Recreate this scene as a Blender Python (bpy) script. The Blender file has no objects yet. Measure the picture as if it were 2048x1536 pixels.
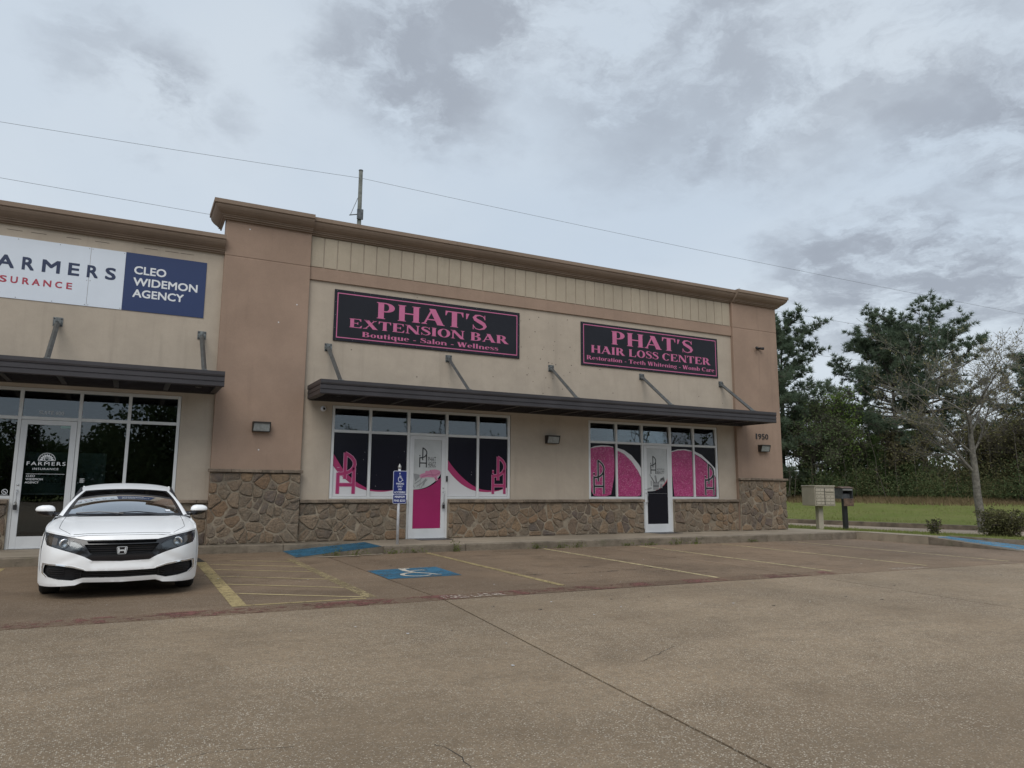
import bpy, math, random
import numpy as np
from mathutils import Vector, Matrix, geometry
random.seed(7); RNG = np.random.default_rng(11)
SC = bpy.context.scene
COL = SC.collection

# ------------------------------------------------------------------ camera
cam_d = bpy.data.cameras.new('camera'); cam = bpy.data.objects.new('camera', cam_d); COL.objects.link(cam)
yaw, pitch, roll = math.radians(26.849), math.radians(8.520), math.radians(-0.4994)
fw = Vector((math.sin(yaw)*math.cos(pitch), math.cos(yaw)*math.cos(pitch), math.sin(pitch)))
rt = Vector((math.cos(yaw), -math.sin(yaw), 0)); dn = fw.cross(rt)
r2 = math.cos(roll)*rt + math.sin(roll)*dn; d2 = -math.sin(roll)*rt + math.cos(roll)*dn
M = Matrix.Identity(4)
for i in range(3):
    M[i][0] = r2[i]; M[i][1] = -d2[i]; M[i][2] = -fw[i]
M[0][3], M[1][3], M[2][3] = 0.0, -16.25, 1.39
cam.matrix_world = M
cam_d.sensor_width = 36; cam_d.lens = 1439.56/2048*36
cam_d.shift_x = 0.01455; cam_d.shift_y = -0.00547
cam_d.clip_start = 0.1; cam_d.clip_end = 3000
SC.camera = cam

# ------------------------------------------------------------------ exposure
SC.view_settings.view_transform = 'Standard'; SC.view_settings.look = 'None'
SC.view_settings.exposure = 0.35; SC.view_settings.gamma = 1.0
SC.view_settings.use_curve_mapping = False

# ------------------------------------------------------------------ node helper
class NT:
    def __init__(s, tree): s.t = tree; s.n = tree.nodes; s.l = tree.links
    def add(s, typ, **kw):
        nd = s.n.new(typ)
        for k, v in kw.items():
            if k in ('ins',): continue
            setattr(nd, k, v)
        for k, v in kw.get('ins', {}).items():
            s.put(nd.inputs[k], v)
        return nd
    def put(s, sock, v):
        if hasattr(v, 'is_output') or isinstance(v, bpy.types.NodeSocket): s.l.new(v, sock)
        else: sock.default_value = v
    def math(s, op, a, b=None, c=None, clamp=False):
        nd = s.n.new('ShaderNodeMath'); nd.operation = op; nd.use_clamp = clamp
        s.put(nd.inputs[0], a)
        if b is not None: s.put(nd.inputs[1], b)
        if c is not None: s.put(nd.inputs[2], c)
        return nd.outputs[0]
    def vmath(s, op, a, b=None, scale=None):
        nd = s.n.new('ShaderNodeVectorMath'); nd.operation = op
        s.put(nd.inputs[0], a)
        if b is not None: s.put(nd.inputs[1], b)
        if scale is not None: s.put(nd.inputs['Scale'], scale)
        return nd.outputs['Value'] if op in ('LENGTH', 'DISTANCE', 'DOT_PRODUCT') else nd.outputs[0]
    def noise(s, vec, scale, detail=3, rough=.55, dist=0, out=0):
        nd = s.n.new('ShaderNodeTexNoise'); s.put(nd.inputs['Vector'], vec)
        nd.inputs['Scale'].default_value = scale; nd.inputs['Detail'].default_value = detail
        nd.inputs['Roughness'].default_value = rough; nd.inputs['Distortion'].default_value = dist
        return nd.outputs[out]
    def ramp(s, fac, stops, interp='LINEAR'):
        nd = s.n.new('ShaderNodeValToRGB'); cr = nd.color_ramp; cr.interpolation = interp
        while len(cr.elements) < len(stops): cr.elements.new(.5)
        for e, (p, c) in zip(cr.elements, stops):
            e.position = p; e.color = (c, c, c, 1) if not hasattr(c, '__len__') else (*c[:3], 1)
        s.put(nd.inputs[0], fac); return nd.outputs[0]
    def mix(s, fac, a, b, mode='MIX'):
        nd = s.n.new('ShaderNodeMix'); nd.data_type = 'RGBA'; nd.blend_type = mode
        s.put(nd.inputs[0], fac)
        for k, v in ((6, a), (7, b)):
            if isinstance(v, (tuple, list)) and len(v) == 3: v = (*v, 1)
            s.put(nd.inputs[k], v)
        return nd.outputs[2]
    def smooth(s, v, lo, hi):
        nd = s.n.new('ShaderNodeMapRange'); nd.interpolation_type = 'SMOOTHSTEP'
        s.put(nd.inputs[0], v); nd.inputs[1].default_value = lo; nd.inputs[2].default_value = hi
        return nd.outputs[0]

# ------------------------------------------------------------------ world: overcast sky with broken grey cloud
SUN_EL, SUN_AZ = math.radians(48), math.radians(215)       # azimuth clockwise from +y
W = bpy.data.worlds.new('World'); SC.world = W; W.use_nodes = True
W.node_tree.nodes.clear(); n = NT(W.node_tree)
sky = n.add('ShaderNodeTexSky', sky_type='NISHITA', sun_disc=False)
sky.sun_elevation = SUN_EL; sky.sun_rotation = SUN_AZ
geo = n.add('ShaderNodeTexCoord').outputs['Generated']
dirv = n.vmath('NORMALIZE', geo)
sep = n.add('ShaderNodeSeparateXYZ', ins={0: dirv})
zz = n.math('MAXIMUM', sep.outputs[2], 0.0)
den = n.math('ADD', zz, 0.22)
plane = n.add('ShaderNodeCombineXYZ', ins={0: n.math('DIVIDE', sep.outputs[0], den), 1: n.math('DIVIDE', sep.outputs[1], den), 2: 0.0}).outputs[0]
dist = n.noise(plane, 2.2, 6, .62, 0, 1)
warp = n.vmath('SCALE', n.vmath('SUBTRACT', dist, (.5, .5, .5)), scale=.26)
wd = n.vmath('ADD', dirv, warp)
broad = n.noise(plane, 1.1, 5, .5, .3)
fine = n.noise(n.vmath('ADD', plane, n.vmath('SCALE', warp, scale=1.6)), 4.0, 9, .62, .2)
mask = None
BL = [  # cloud centres: unit direction, angular radius, weight
(0.267,0.808,0.526,0.118,0.90),(0.336,0.806,0.488,0.104,0.90),(0.185,0.833,0.522,0.062,0.80),(0.217,0.813,0.541,0.076,0.70),(0.350,0.748,0.564,0.118,0.90),(0.412,0.705,0.578,0.111,0.80),(0.250,0.833,0.493,0.062,0.85),(0.515,0.670,0.535,0.160,0.70),(0.602,0.588,0.540,0.167,0.75),(0.686,0.517,0.512,0.160,0.70),(0.742,0.434,0.510,0.139,0.70),(0.580,0.666,0.469,0.056,0.70),(0.614,0.649,0.449,0.049,0.70),(0.669,0.595,0.445,0.076,0.70),(0.715,0.545,0.439,0.069,0.60),(0.775,0.468,0.424,0.076,0.85),(0.811,0.407,0.421,0.104,0.95),(0.833,0.397,0.386,0.076,0.90),(0.779,0.573,0.256,0.083,0.75),(0.816,0.514,0.265,0.090,0.80),(0.845,0.474,0.246,0.076,0.80),(0.735,0.627,0.258,0.062,0.60),(-0.006,0.888,0.459,0.076,0.80),(-0.032,0.893,0.448,0.049,0.70),(-0.087,0.887,0.454,0.056,0.50),(-0.066,0.863,0.502,0.076,0.45),(0.097,0.892,0.442,0.042,0.40),(-0.085,0.904,0.418,0.035,0.50),(0.785,0.564,0.258,0.104,1.00),(0.819,0.509,0.267,0.111,1.00),(0.847,0.470,0.248,0.090,1.00),(0.743,0.618,0.256,0.069,0.80),(0.811,0.537,0.233,0.111,1.00),
]
for (bx, by, bz, br, bw) in BL:
    dd = n.vmath('DISTANCE', wd, (bx, by, bz))
    m = n.math('MULTIPLY', n.smooth(dd, br*1.25, br*.25), bw)
    mask = m if mask is None else n.math('MAXIMUM', mask, m)
# far from the frame the cloud field simply continues with the same kind of patches
fld = n.math('MULTIPLY', n.smooth(broad, .60, .76), .12)
mask = n.math('MAXIMUM', mask, fld)
mm = n.math('MULTIPLY', mask, n.smooth(fine, .34, .56), clamp=True)
wisps = n.math('MULTIPLY', n.smooth(fine, .50, .78), .06)
mm = n.math('MAXIMUM', mm, wisps)
base = n.mix(n.smooth(broad, .28, .72), (.455, .525, .605), (.525, .582, .640))
base = n.mix(n.smooth(zz, .32, .02), base, (.545, .595, .64))
top = n.math('MULTIPLY', n.smooth(zz, .35, .9), .30)
base = n.mix(top, base, (.420, .475, .550))
cloud = n.mix(n.math('MULTIPLY', mm, .80, clamp=True), base, (.245, .268, .312))
cloud = n.mix(n.smooth(sep.outputs[2], -.02, -.2), cloud, (.10, .10, .09))
cl10 = n.vmath('SCALE', cloud, scale=10.0)
fin = n.mix(.94, sky.outputs[0], cl10)
bg = n.add('ShaderNodeBackground', ins={'Color': fin, 'Strength': .1})
out = n.add('ShaderNodeOutputWorld'); n.l.new(bg.outputs[0], out.inputs[0])

sun_d = bpy.data.lights.new('sun', 'SUN'); sun = bpy.data.objects.new('sun', sun_d); COL.objects.link(sun)
sun_d.energy = 1.35; sun_d.angle = math.radians(40); sun_d.color = (1, .96, .9)
sv = Vector((math.sin(SUN_AZ)*math.cos(SUN_EL), math.cos(SUN_AZ)*math.cos(SUN_EL), math.sin(SUN_EL)))
sun.rotation_euler = sv.to_track_quat('Z', 'Y').to_euler(); sun.location = sv*80

# ------------------------------------------------------------------ object helpers
ORG = {}
def tag(o, label=None, cat=None, group=None, kind=None):
    if label: o['label'] = label
    if cat: o['category'] = cat
    if group: o['group'] = group
    if kind: o['kind'] = kind
    return o
def thing(name, label, cat, loc=(0, 0, 0), group=None):
    o = bpy.data.objects.new(name, None); COL.objects.link(o); o.location = loc; o.empty_display_size = .2
    ORG[o.name] = Vector(loc); return tag(o, label, cat, group)
def obj(name, verts, faces, m, parent=None, smooth=False, origin=None):
    og = ORG[parent.name] if parent is not None else Vector(origin or (0, 0, 0))
    me = bpy.data.meshes.new(name)
    v = np.asarray([tuple(p) for p in verts], dtype=float).reshape(-1, 3) - np.array(og)
    me.from_pydata([tuple(p) for p in v], [], [tuple(f) for f in faces])
    me.update()
    if m is not None: me.materials.append(m)
    o = bpy.data.objects.new(name, me); COL.objects.link(o)
    if parent is not None: o.parent = parent
    else: o.location = og
    ORG[o.name] = og
    if smooth: me.shade_smooth()
    return o
def obj_np(name, V, Fc, m, parent=None, smooth=False, origin=None):
    """V (n,3) array, Fc (f,k) array with k = 3 or 4"""
    og = ORG[parent.name] if parent is not None else Vector(origin or (0, 0, 0))
    V = np.asarray(V, dtype=np.float32) - np.array(og, dtype=np.float32); Fc = np.asarray(Fc, dtype=np.int32)
    me = bpy.data.meshes.new(name); k = Fc.shape[1]
    me.vertices.add(len(V)); me.vertices.foreach_set('co', V.ravel())
    me.loops.add(Fc.size); me.loops.foreach_set('vertex_index', Fc.ravel())
    me.polygons.add(len(Fc)); me.polygons.foreach_set('loop_start', np.arange(0, Fc.size, k, dtype=np.int32))
    me.update(calc_edges=True)
    if m is not None: me.materials.append(m)
    if smooth: me.shade_smooth()
    o = bpy.data.objects.new(name, me); COL.objects.link(o)
    if parent is not None: o.parent = parent
    else: o.location = og
    ORG[o.name] = og
    return o
class MB:
    def __init__(s): s.v = []; s.f = []
    def add(s, vs, fs):
        b = len(s.v); s.v += [tuple(p) for p in vs]; s.f += [tuple(b+i for i in f) for f in fs]; return s
    def box(s, x0, x1, y0, y1, z0, z1, b=0.0):
        if b <= 0:
            vs = [(x0,y0,z0),(x1,y0,z0),(x1,y1,z0),(x0,y1,z0),(x0,y0,z1),(x1,y0,z1),(x1,y1,z1),(x0,y1,z1)]
            fs = [(0,3,2,1),(4,5,6,7),(0,1,5,4),(1,2,6,5),(2,3,7,6),(3,0,4,7)]
            return s.add(vs, fs)
        # chamfered box
        X = (x0, x1); Y = (y0, y1); Z = (z0, z1); vs = []; idx = {}
        for i in (0, 1):
            for j in (0, 1):
                for k in (0, 1):
                    sx, sy, sz = (1-2*i)*b, (1-2*j)*b, (1-2*k)*b
                    for a, p in (('x', (X[i], Y[j]+sy, Z[k]+sz)), ('y', (X[i]+sx, Y[j], Z[k]+sz)), ('z', (X[i]+sx, Y[j]+sy, Z[k]))):
                        idx[(i,j,k,a)] = len(vs); vs.append(p)
        g = lambda *q: idx[q]
        fs = []
        for i in (0, 1):
            f = [g(i,0,0,'x'), g(i,1,0,'x'), g(i,1,1,'x'), g(i,0,1,'x')]; fs.append(f if i else f[::-1])
            f = [g(0,i,0,'y'), g(1,i,0,'y'), g(1,i,1,'y'), g(0,i,1,'y')]; fs.append(f[::-1] if i else f)
            f = [g(0,0,i,'z'), g(1,0,i,'z'), g(1,1,i,'z'), g(0,1,i,'z')]; fs.append(f if i else f[::-1])
        for i in (0, 1):
            for j in (0, 1):
                f = [g(i,j,0,'x'), g(i,j,0,'y'), g(i,j,1,'y'), g(i,j,1,'x')]; fs.append(f if (i+j) % 2 else f[::-1])
                f = [g(i,0,j,'x'), g(i,0,j,'z'), g(i,1,j,'z'), g(i,1,j,'x')]; fs.append(f if (i+j) % 2 == 0 else f[::-1])
                f = [g(0,i,j,'y'), g(0,i,j,'z'), g(1,i,j,'z'), g(1,i,j,'y')]; fs.append(f if (i+j) % 2 else f[::-1])
                for k in (0, 1):
                    fs.append([g(i,j,k,'x'), g(i,j,k,'y'), g(i,j,k,'z')])
        return s.add(vs, fs)
    def prism(s, poly, y0, y1):                 # polygon given in (x, z), extruded along y
        k = len(poly); area = sum(poly[i][0]*poly[(i+1) % k][1]-poly[(i+1) % k][0]*poly[i][1] for i in range(k))
        if area < 0: poly = poly[::-1]
        vs = [(p[0], y0, p[1]) for p in poly]+[(p[0], y1, p[1]) for p in poly]
        fs = [tuple(range(k)), tuple(range(2*k-1, k-1, -1))]+[(i, i+k, (i+1) % k+k, (i+1) % k) for i in range(k)]
        return s.add(vs, fs)
    def prism_z(s, poly, z0, z1):
        k = len(poly); area = sum(poly[i][0]*poly[(i+1) % k][1]-poly[(i+1) % k][0]*poly[i][1] for i in range(k))
        if area < 0: poly = poly[::-1]
        vs = [(p[0], p[1], z0) for p in poly]+[(p[0], p[1], z1) for p in poly]
        fs = [tuple(range(k-1, -1, -1)), tuple(range(k, 2*k))]+[(i, (i+1) % k, (i+1) % k+k, i+k) for i in range(k)]
        return s.add(vs, fs)
    def prof_x(s, prof, x0, x1):                # profile in (y, z), extruded along x
        k = len(prof)
        vs = [(x0, p[0], p[1]) for p in prof]+[(x1, p[0], p[1]) for p in prof]
        fs = [tuple(range(k)), tuple(range(2*k-1, k-1, -1))]+[(i, i+k, (i+1) % k+k, (i+1) % k) for i in range(k)]
        return s.add(vs, fs)
    def tube(s, pts, r, n=8, cap=True):
        pts = [Vector(p) for p in pts]; rs = r if hasattr(r, '__len__') else [r]*len(pts)
        b = len(s.v); up = Vector((0, 0, 1))
        for i, p in enumerate(pts):
            t = (pts[min(i+1, len(pts)-1)]-pts[max(i-1, 0)]).normalized()
            a = t.cross(up)
            if a.length < .05: a = t.cross(Vector((1, 0, 0)))
            a.normalize(); c = a.cross(t)
            for k in range(n):
                an = 2*math.pi*k/n; s.v.append(tuple(p+rs[i]*(math.cos(an)*a+math.sin(an)*c)))
        for i in range(len(pts)-1):
            for k in range(n):
                s.f.append((b+i*n+k, b+i*n+(k+1) % n, b+(i+1)*n+(k+1) % n, b+(i+1)*n+k))
        if cap:
            s.f.append(tuple(b+k for k in range(n-1, -1, -1))); e = b+(len(pts)-1)*n; s.f.append(tuple(e+k for k in range(n)))
        return s
    def lathe(s, prof, c, axis='x', n=24):      # prof: (along axis, radius)
        b = len(s.v)
        for (a, r) in prof:
            for k in range(n):
                an = 2*math.pi*k/n; u, w = r*math.cos(an), r*math.sin(an)
                p = {'x': (a, u, w), 'y': (u, a, w), 'z': (u, w, a)}[axis]
                s.v.append((c[0]+p[0], c[1]+p[1], c[2]+p[2]))
        for i in range(len(prof)-1):
            for k in range(n):
                s.f.append((b+i*n+k, b+i*n+(k+1) % n, b+(i+1)*n+(k+1) % n, b+(i+1)*n+k))
        return s
    def build(s, name, m, parent=None, smooth=False, origin=None):
        return obj(name, s.v, s.f, m, parent, smooth, origin)
def bx(name, x0, x1, y0, y1, z0, z1, m, parent=None, b=0.0):
    return MB().box(x0, x1, y0, y1, z0, z1, b).build(name, m, parent)
def stroke(pts, w):                             # polyline strip in 2D -> list of quads (each a polygon)
    res = []
    L = []; R = []
    for i, p in enumerate(pts):
        a = pts[max(i-1, 0)]; b = pts[min(i+1, len(pts)-1)]
        dx, dy = b[0]-a[0], b[1]-a[1]; q = math.hypot(dx, dy) or 1
        ww = (w[i] if hasattr(w, '__len__') else w)/2
        L.append((p[0]-dy/q*ww, p[1]+dx/q*ww)); R.append((p[0]+dy/q*ww, p[1]-dx/q*ww))
    for i in range(len(pts)-1): res.append([R[i], R[i+1], L[i+1], L[i]])
    return res
def flat(polys, y, name, m, parent, dy=0.0):    # flat print facing -y; polys in (x, z)
    mb = MB()
    for j, p in enumerate(polys):
        k = len(p); area = sum(p[i][0]*p[(i+1) % k][1]-p[(i+1) % k][0]*p[i][1] for i in range(k))
        if area < 0: p = p[::-1]
        if k > 4:
            tris = geometry.tessellate_polygon([[Vector((q[0], q[1], 0)) for q in p]])
            vs = [(q[0], y-dy*(j % 7), q[1]) for q in p]
            fs = []
            for t in tris:
                a, b_, c = (p[i] for i in t)
                ar = (b_[0]-a[0])*(c[1]-a[1])-(c[0]-a[0])*(b_[1]-a[1])
                fs.append(tuple(t) if ar > 0 else tuple(t)[::-1])
            mb.add(vs, fs)
        else: mb.add([(q[0], y-dy*(j % 7), q[1]) for q in p], [tuple(range(k))])
    return mb.build(name, m, parent)
def text_mesh(s, bold=0.0, spacing=1.0):
    cu = bpy.data.curves.new('t', 'FONT'); cu.body = s; cu.offset = bold; cu.space_character = spacing; cu.resolution_u = 3
    ob = bpy.data.objects.new('t', cu); COL.objects.link(ob); bpy.context.view_layer.update()
    me = bpy.data.meshes.new_from_object(ob.evaluated_get(bpy.context.evaluated_depsgraph_get()))
    vs = [tuple(v.co) for v in me.vertices]; fs = [tuple(p.vertices) for p in me.polygons]
    bpy.data.objects.remove(ob); bpy.data.curves.remove(cu); bpy.data.meshes.remove(me)
    return vs, fs
def text(name, s, x0, x1, z0, z1, y, m, parent, bold=0.0, spacing=1.0):
    vs, fs = text_mesh(s, 0.0, spacing)
    xs = [v[0] for v in vs]; ys = [v[1] for v in vs]; ax, bx_, ay, by = min(xs), max(xs), min(ys), max(ys)
    b = max(0.0, bold)*(z1-z0)*1.6; x0 += b; x1 -= b; z0 += b; z1 -= b; V = []; Fa = []
    offs = [(0, 0)] if b == 0 else [(-1,-1),(1,-1),(1,1),(-1,1),(0,0)]     # heavier weight: shifted layers, each a hair proud
    for j, (ox, oz) in enumerate(offs):
        k = len(V); V += [(x0+(v[0]-ax)/(bx_-ax)*(x1-x0)+ox*b, y-.0002*j, z0+(v[1]-ay)/(by-ay)*(z1-z0)+oz*b) for v in vs]; Fa += [tuple(i+k for i in f) for f in fs]
    return obj(name, V, Fa, m, parent)

# ------------------------------------------------------------------ materials
MATS = {}
def mat(name, col, rough=.6, metal=0.0, bump=0.0, bscale=60, var=0.0, vscale=3.0, spec=.5, coat=0.0, rnd=0.0, var2=0.0, v2scale=40, emit=0):
    m = bpy.data.materials.new(name); m.use_nodes = True; t = m.node_tree; t.nodes.clear(); n = NT(t)
    co = n.add('ShaderNodeTexCoord').outputs['Object']
    c = (*col, 1)
    if var: 
        f = n.noise(co, vscale, 5, .6); c = n.mix(n.smooth(f, .3, .7), tuple(k*(1-var) for k in col), tuple(min(1, k*(1+var)) for k in col))
    if var2:
        f = n.noise(co, v2scale, 2, .6); c = n.mix(n.math('MULTIPLY', n.smooth(f, .35, .65), var2), c, tuple(k*.45 for k in col))
    if rnd:
        oi = n.add('ShaderNodeObjectInfo').outputs['Random']
        c = n.mix(1, c, n.ramp(oi, [(0, 1-rnd), (1, 1+rnd*.6)]), 'MULTIPLY')
    b = n.add('ShaderNodeBsdfPrincipled', ins={'Base Color': c, 'Roughness': rough, 'Metallic': metal, 'Specular IOR Level': spec, 'Coat Weight': coat})
    if coat: b.inputs['Coat Roughness'].default_value = .06
    if bump:
        h = n.noise(co, bscale, 4, .6)
        bp = n.add('ShaderNodeBump', ins={'Strength': bump, 'Distance': .01, 'Height': h}); n.l.new(bp.outputs[0], b.inputs['Normal'])
    o = n.add('ShaderNodeOutputMaterial'); n.l.new(b.outputs[0], o.inputs[0])
    MATS[name] = m; return m
def finish(n, b, h=None, strength=.4, dist=.01):
    if h is not None:
        bp = n.add('ShaderNodeBump', ins={'Strength': strength, 'Distance': dist, 'Height': h}); n.l.new(bp.outputs[0], b.inputs['Normal'])
    o = n.add('ShaderNodeOutputMaterial'); n.l.new(b.outputs[0], o.inputs[0])
def newmat(name):
    m = bpy.data.materials.new(name); m.use_nodes = True; m.node_tree.nodes.clear(); MATS[name] = m
    n = NT(m.node_tree); return m, n, n.add('ShaderNodeTexCoord').outputs['Object']

def stucco(name, col, streak=.30):
    m, n, co = newmat(name)
    a = n.noise(co, .9, 6, .62); b_ = n.noise(co, 7, 5, .6); c = n.noise(co, 55, 3, .7)
    st = n.noise(n.vmath('MULTIPLY', co, (2.6, 2.6, .22)), 1.6, 5, .6)
    col_ = n.mix(n.smooth(a, .3, .72), tuple(k*.90 for k in col), tuple(k*1.07 for k in col))
    col_ = n.mix(n.math('MULTIPLY', n.smooth(b_, .35, .7), .10), col_, tuple(k*.7 for k in col))
    col_ = n.mix(n.math('MULTIPLY', n.smooth(c, .4, .7), .16), col_, tuple(k*.6 for k in col))
    col_ = n.mix(n.math('MULTIPLY', n.smooth(st, .52, .75), streak), col_, tuple(k*.62 for k in col))
    b = n.add('ShaderNodeBsdfPrincipled', ins={'Base Color': col_, 'Roughness': .9, 'Specular IOR Level': .25})
    h = n.math('ADD', n.noise(co, 90, 4, .7), n.math('MULTIPLY', n.noise(co, 14, 3, .6), .8))
    finish(n, b, h, .38, .008); return m
TAN = stucco('stucco_tan', (.440, .374, .302)); BROWN = stucco('stucco_brown', (.322, .228, .172))
CORN = stucco('cornice_brown', (.250, .188, .143), .3)
TANP = stucco('stucco_panel', (.405, .345, .265), .3)

def concrete(name, col, agg=0.0, dark=.3, red=False):
    m, n, co = newmat(name)
    oc = n.add('ShaderNodeObjectInfo').outputs['Color']
    big = n.noise(co, .22, 6, .62, .4); mid = n.noise(co, 1.3, 6, .65, .3); fine_ = n.noise(co, 9, 5, .65)
    c = n.mix(n.smooth(big, .32, .68), tuple(k*.76 for k in col), tuple(k*1.16 for k in col))
    c = n.mix(n.math('MULTIPLY', n.smooth(mid, .48, .70), dark), c, tuple(k*f for k, f in zip(col, (.58, .55, .52))))
    c = n.mix(n.math('MULTIPLY', n.smooth(fine_, .45, .75), .22), c, tuple(k*.62 for k in col))
    # tyre-swept bands running along the lane
    sw = n.noise(n.vmath('MULTIPLY', co, (.25, 2.0, 1)), 1.5, 5, .6, .5)
    c = n.mix(n.math('MULTIPLY', n.smooth(sw, .48, .72), .34), c, tuple(k*.60 for k in col))
    # pale scuffs
    sc = n.noise(n.vmath('MULTIPLY', co, (.6, 1.6, 1)), 2.2, 7, .7, 1.2)
    c = n.mix(n.math('MULTIPLY', n.smooth(sc, .64, .74), .30), c, tuple(min(1, k*1.5) for k in col))
    damp = n.noise(n.vmath('MULTIPLY', co, (.8, 1.3, 1)), .62, 7, .68, .8)
    c = n.mix(n.math('MULTIPLY', n.smooth(damp, .54, .66), dark*.75), c, tuple(k*f for k, f in zip(col, (.55, .53, .52))))
    scr = n.noise(n.vmath('MULTIPLY', co, (1.1, 4.5, 1)), 3.0, 6, .72, 1.0)
    c = n.mix(n.math('MULTIPLY', n.smooth(scr, .66, .72), .38), c, tuple(min(1, k*1.75) for k in col))
    h = n.noise(co, 120, 2, .6)
    if agg:
        vo = n.add('ShaderNodeTexVoronoi', ins={'Vector': co, 'Scale': 98.0, 'Randomness': 1.0})
        cs = n.add('ShaderNodeSeparateColor', ins={0: vo.outputs['Color']})
        keep = n.smooth(cs.outputs[0], .58, .70)
        peb = n.math('MULTIPLY', keep, n.smooth(vo.outputs['Distance'], .62, .34))
        patch = n.smooth(n.noise(co, .55, 5, .65), .30, .60)
        pf = n.math('MULTIPLY', n.math('MULTIPLY', peb, agg), n.math('ADD', n.math('MULTIPLY', patch, .6), .4))
        pc = n.mix(cs.outputs[1], (.42, .34, .24), (.66, .60, .50))
        c = n.mix(pf, c, pc)
        dk = n.math('MULTIPLY', n.smooth(cs.outputs[2], .55, .85), n.smooth(vo.outputs['Distance'], .6, .2))
        c = n.mix(n.math('MULTIPLY', dk, .75*agg), c, tuple(k*.40 for k in col))
        vb = n.add('ShaderNodeTexVoronoi', ins={'Vector': co, 'Scale': 26.0, 'Randomness': 1.0})
        cb = n.add('ShaderNodeSeparateColor', ins={0: vb.outputs['Color']})
        c = n.mix(n.math('MULTIPLY', n.smooth(cb.outputs[0], .3, 1.0), .30*agg), c, tuple(k*.55 for k in col))
        h = n.math('ADD', h, n.math('MULTIPLY', peb, 1.2))
    c = n.mix(1, c, oc, 'MULTIPLY')
    b = n.add('ShaderNodeBsdfPrincipled', ins={'Base Color': c, 'Roughness': .82, 'Specular IOR Level': .35})
    finish(n, b, h, .5, .006); return m
LANE = concrete('lane_concrete', (.270, .199, .128), agg=1.0, dark=.50)
STALL = concrete('stall_concrete', (.205, .143, .092), agg=.45, dark=.72)
WALK = concrete('walk_concrete', (.300, .250, .190), agg=0, dark=.55)
ROADM = concrete('road_concrete', (.30, .25, .20), agg=.2, dark=.3)
JOINT = mat('joint_dark', (.035, .03, .025), .95)

def kerbmat():
    m, n, co = newmat('kerb_concrete'); sp = n.add('ShaderNodeSeparateXYZ', ins={0: co})
    c = n.mix(n.smooth(n.noise(co, 2.5, 6, .7), .35, .7), (.215, .178, .135), (.125, .103, .078))
    lich = n.noise(n.vmath('MULTIPLY', co, (1.5, 1.5, 6)), 3.6, 9, .78, .6)
    c = n.mix(n.math('MULTIPLY', n.smooth(lich, .50, .70), .72), c, (.055, .05, .038))
    moss = n.noise(co, 1.7, 5, .7)
    c = n.mix(n.math('MULTIPLY', n.smooth(moss, .55, .72), .5), c, (.085, .09, .045))
    b = n.add('ShaderNodeBsdfPrincipled', ins={'Base Color': c, 'Roughness': .9, 'Specular IOR Level': .3})
    finish(n, b, n.noise(co, 70, 4, .7), .5, .008); return m
KERB = kerbmat()
DKERB = mat('driveway_kerb_stained', (.125, .098, .070), .9, bump=.5, bscale=40, var=.4, vscale=2)

def paint(name, col, wear=.5, thr=.5, scale=9, rough=.7, seam=None):
    m, n, co = newmat(name)
    v = n.noise(co, .8, 5, .6)
    c = n.mix(n.smooth(v, .3, .7), tuple(k*.72 for k in col), tuple(min(1, k*1.08) for k in col))
    c = n.mix(n.math('MULTIPLY', n.smooth(n.noise(co, 60, 3, .7), .4, .7), .4), c, tuple(k*.5 for k in col))
    b = n.add('ShaderNodeBsdfPrincipled', ins={'Base Color': c, 'Roughness': rough, 'Specular IOR Level': .3})
    w = n.math('ADD', n.math('MULTIPLY', n.noise(co, scale, 7, .75, .4), .6), n.math('MULTIPLY', n.noise(co, scale*8, 3, .7), .4))
    f = n.math('MULTIPLY', n.smooth(w, thr-.05, thr+.06), wear, clamp=True)
    tr = n.add('ShaderNodeBsdfTransparent'); mx = n.add('ShaderNodeMixShader', ins={0: f, 1: b.outputs[0], 2: tr.outputs[0]})
    o = n.add('ShaderNodeOutputMaterial'); n.l.new(mx.outputs[0], o.inputs[0]); return m
YEL = paint('yellow_paint', (.43, .335, .165), .85, .54)
YELF = paint('yellow_paint_faded', (.50, .40, .21), .85, .56)
YELW = paint('yellow_paint_worn', (.40, .32, .17), .9, .49)
YELP = paint('yellow_paint_pale', (.58, .48, .27), .8, .53)
BLUEP = paint('blue_paint', (.042, .150, .240), .8, .54, 5)
BLUEL = paint('blue_paint_light', (.075, .26, .42), .8, .50, 4)
WHITEP = paint('white_paint_road', (.62, .56, .47), .6, .58)
WHITEF = paint('white_paint_road_faded', (.60, .52, .43), .97, .49, 12)
REDP = paint('red_paint_faded', (.20, .085, .07), .93, .455, 1.3)
WHITEP2 = WHITEP

FRAME = mat('aluminium_white', (.62, .63, .63), .38, .0, var=.05, vscale=2)
DOORF = mat('aluminium_door', (.60, .61, .62), .35, .0, var=.05, vscale=2)
AWN = mat('awning_metal', (.050, .046, .050), .42, .25, var=.15, vscale=1.2)
AWNU = mat('awning_soffit', (.030, .028, .036), .35, .3, var=.2, vscale=2)
ROD = mat('tie_rod_grey', (.10, .105, .105), .45, .5, var=.2, vscale=9)
GALV = mat('galvanised_plate', (.17, .18, .18), .5, .6, var=.35, vscale=25)
DARK = mat('interior_dark', (.010, .014, .026), .8)
BLACK = mat('black_plastic', (.018, .018, .02), .4)
BLKG = mat('black_gloss', (.010, .010, .012), .12, coat=.6)
SIGNBLK = mat('sign_black', (.016, .017, .023), .45, var=.12, vscale=1, spec=.22)
PINK = mat('sign_pink', (.52, .135, .27), .5, var=.06, vscale=2)
WHITE = mat('white_gloss', (.72, .74, .78), .35)
PLAIN = mat('white_film', (.60, .60, .61), .35)
NAVY = mat('sign_navy', (.018, .036, .115), .4)
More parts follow.
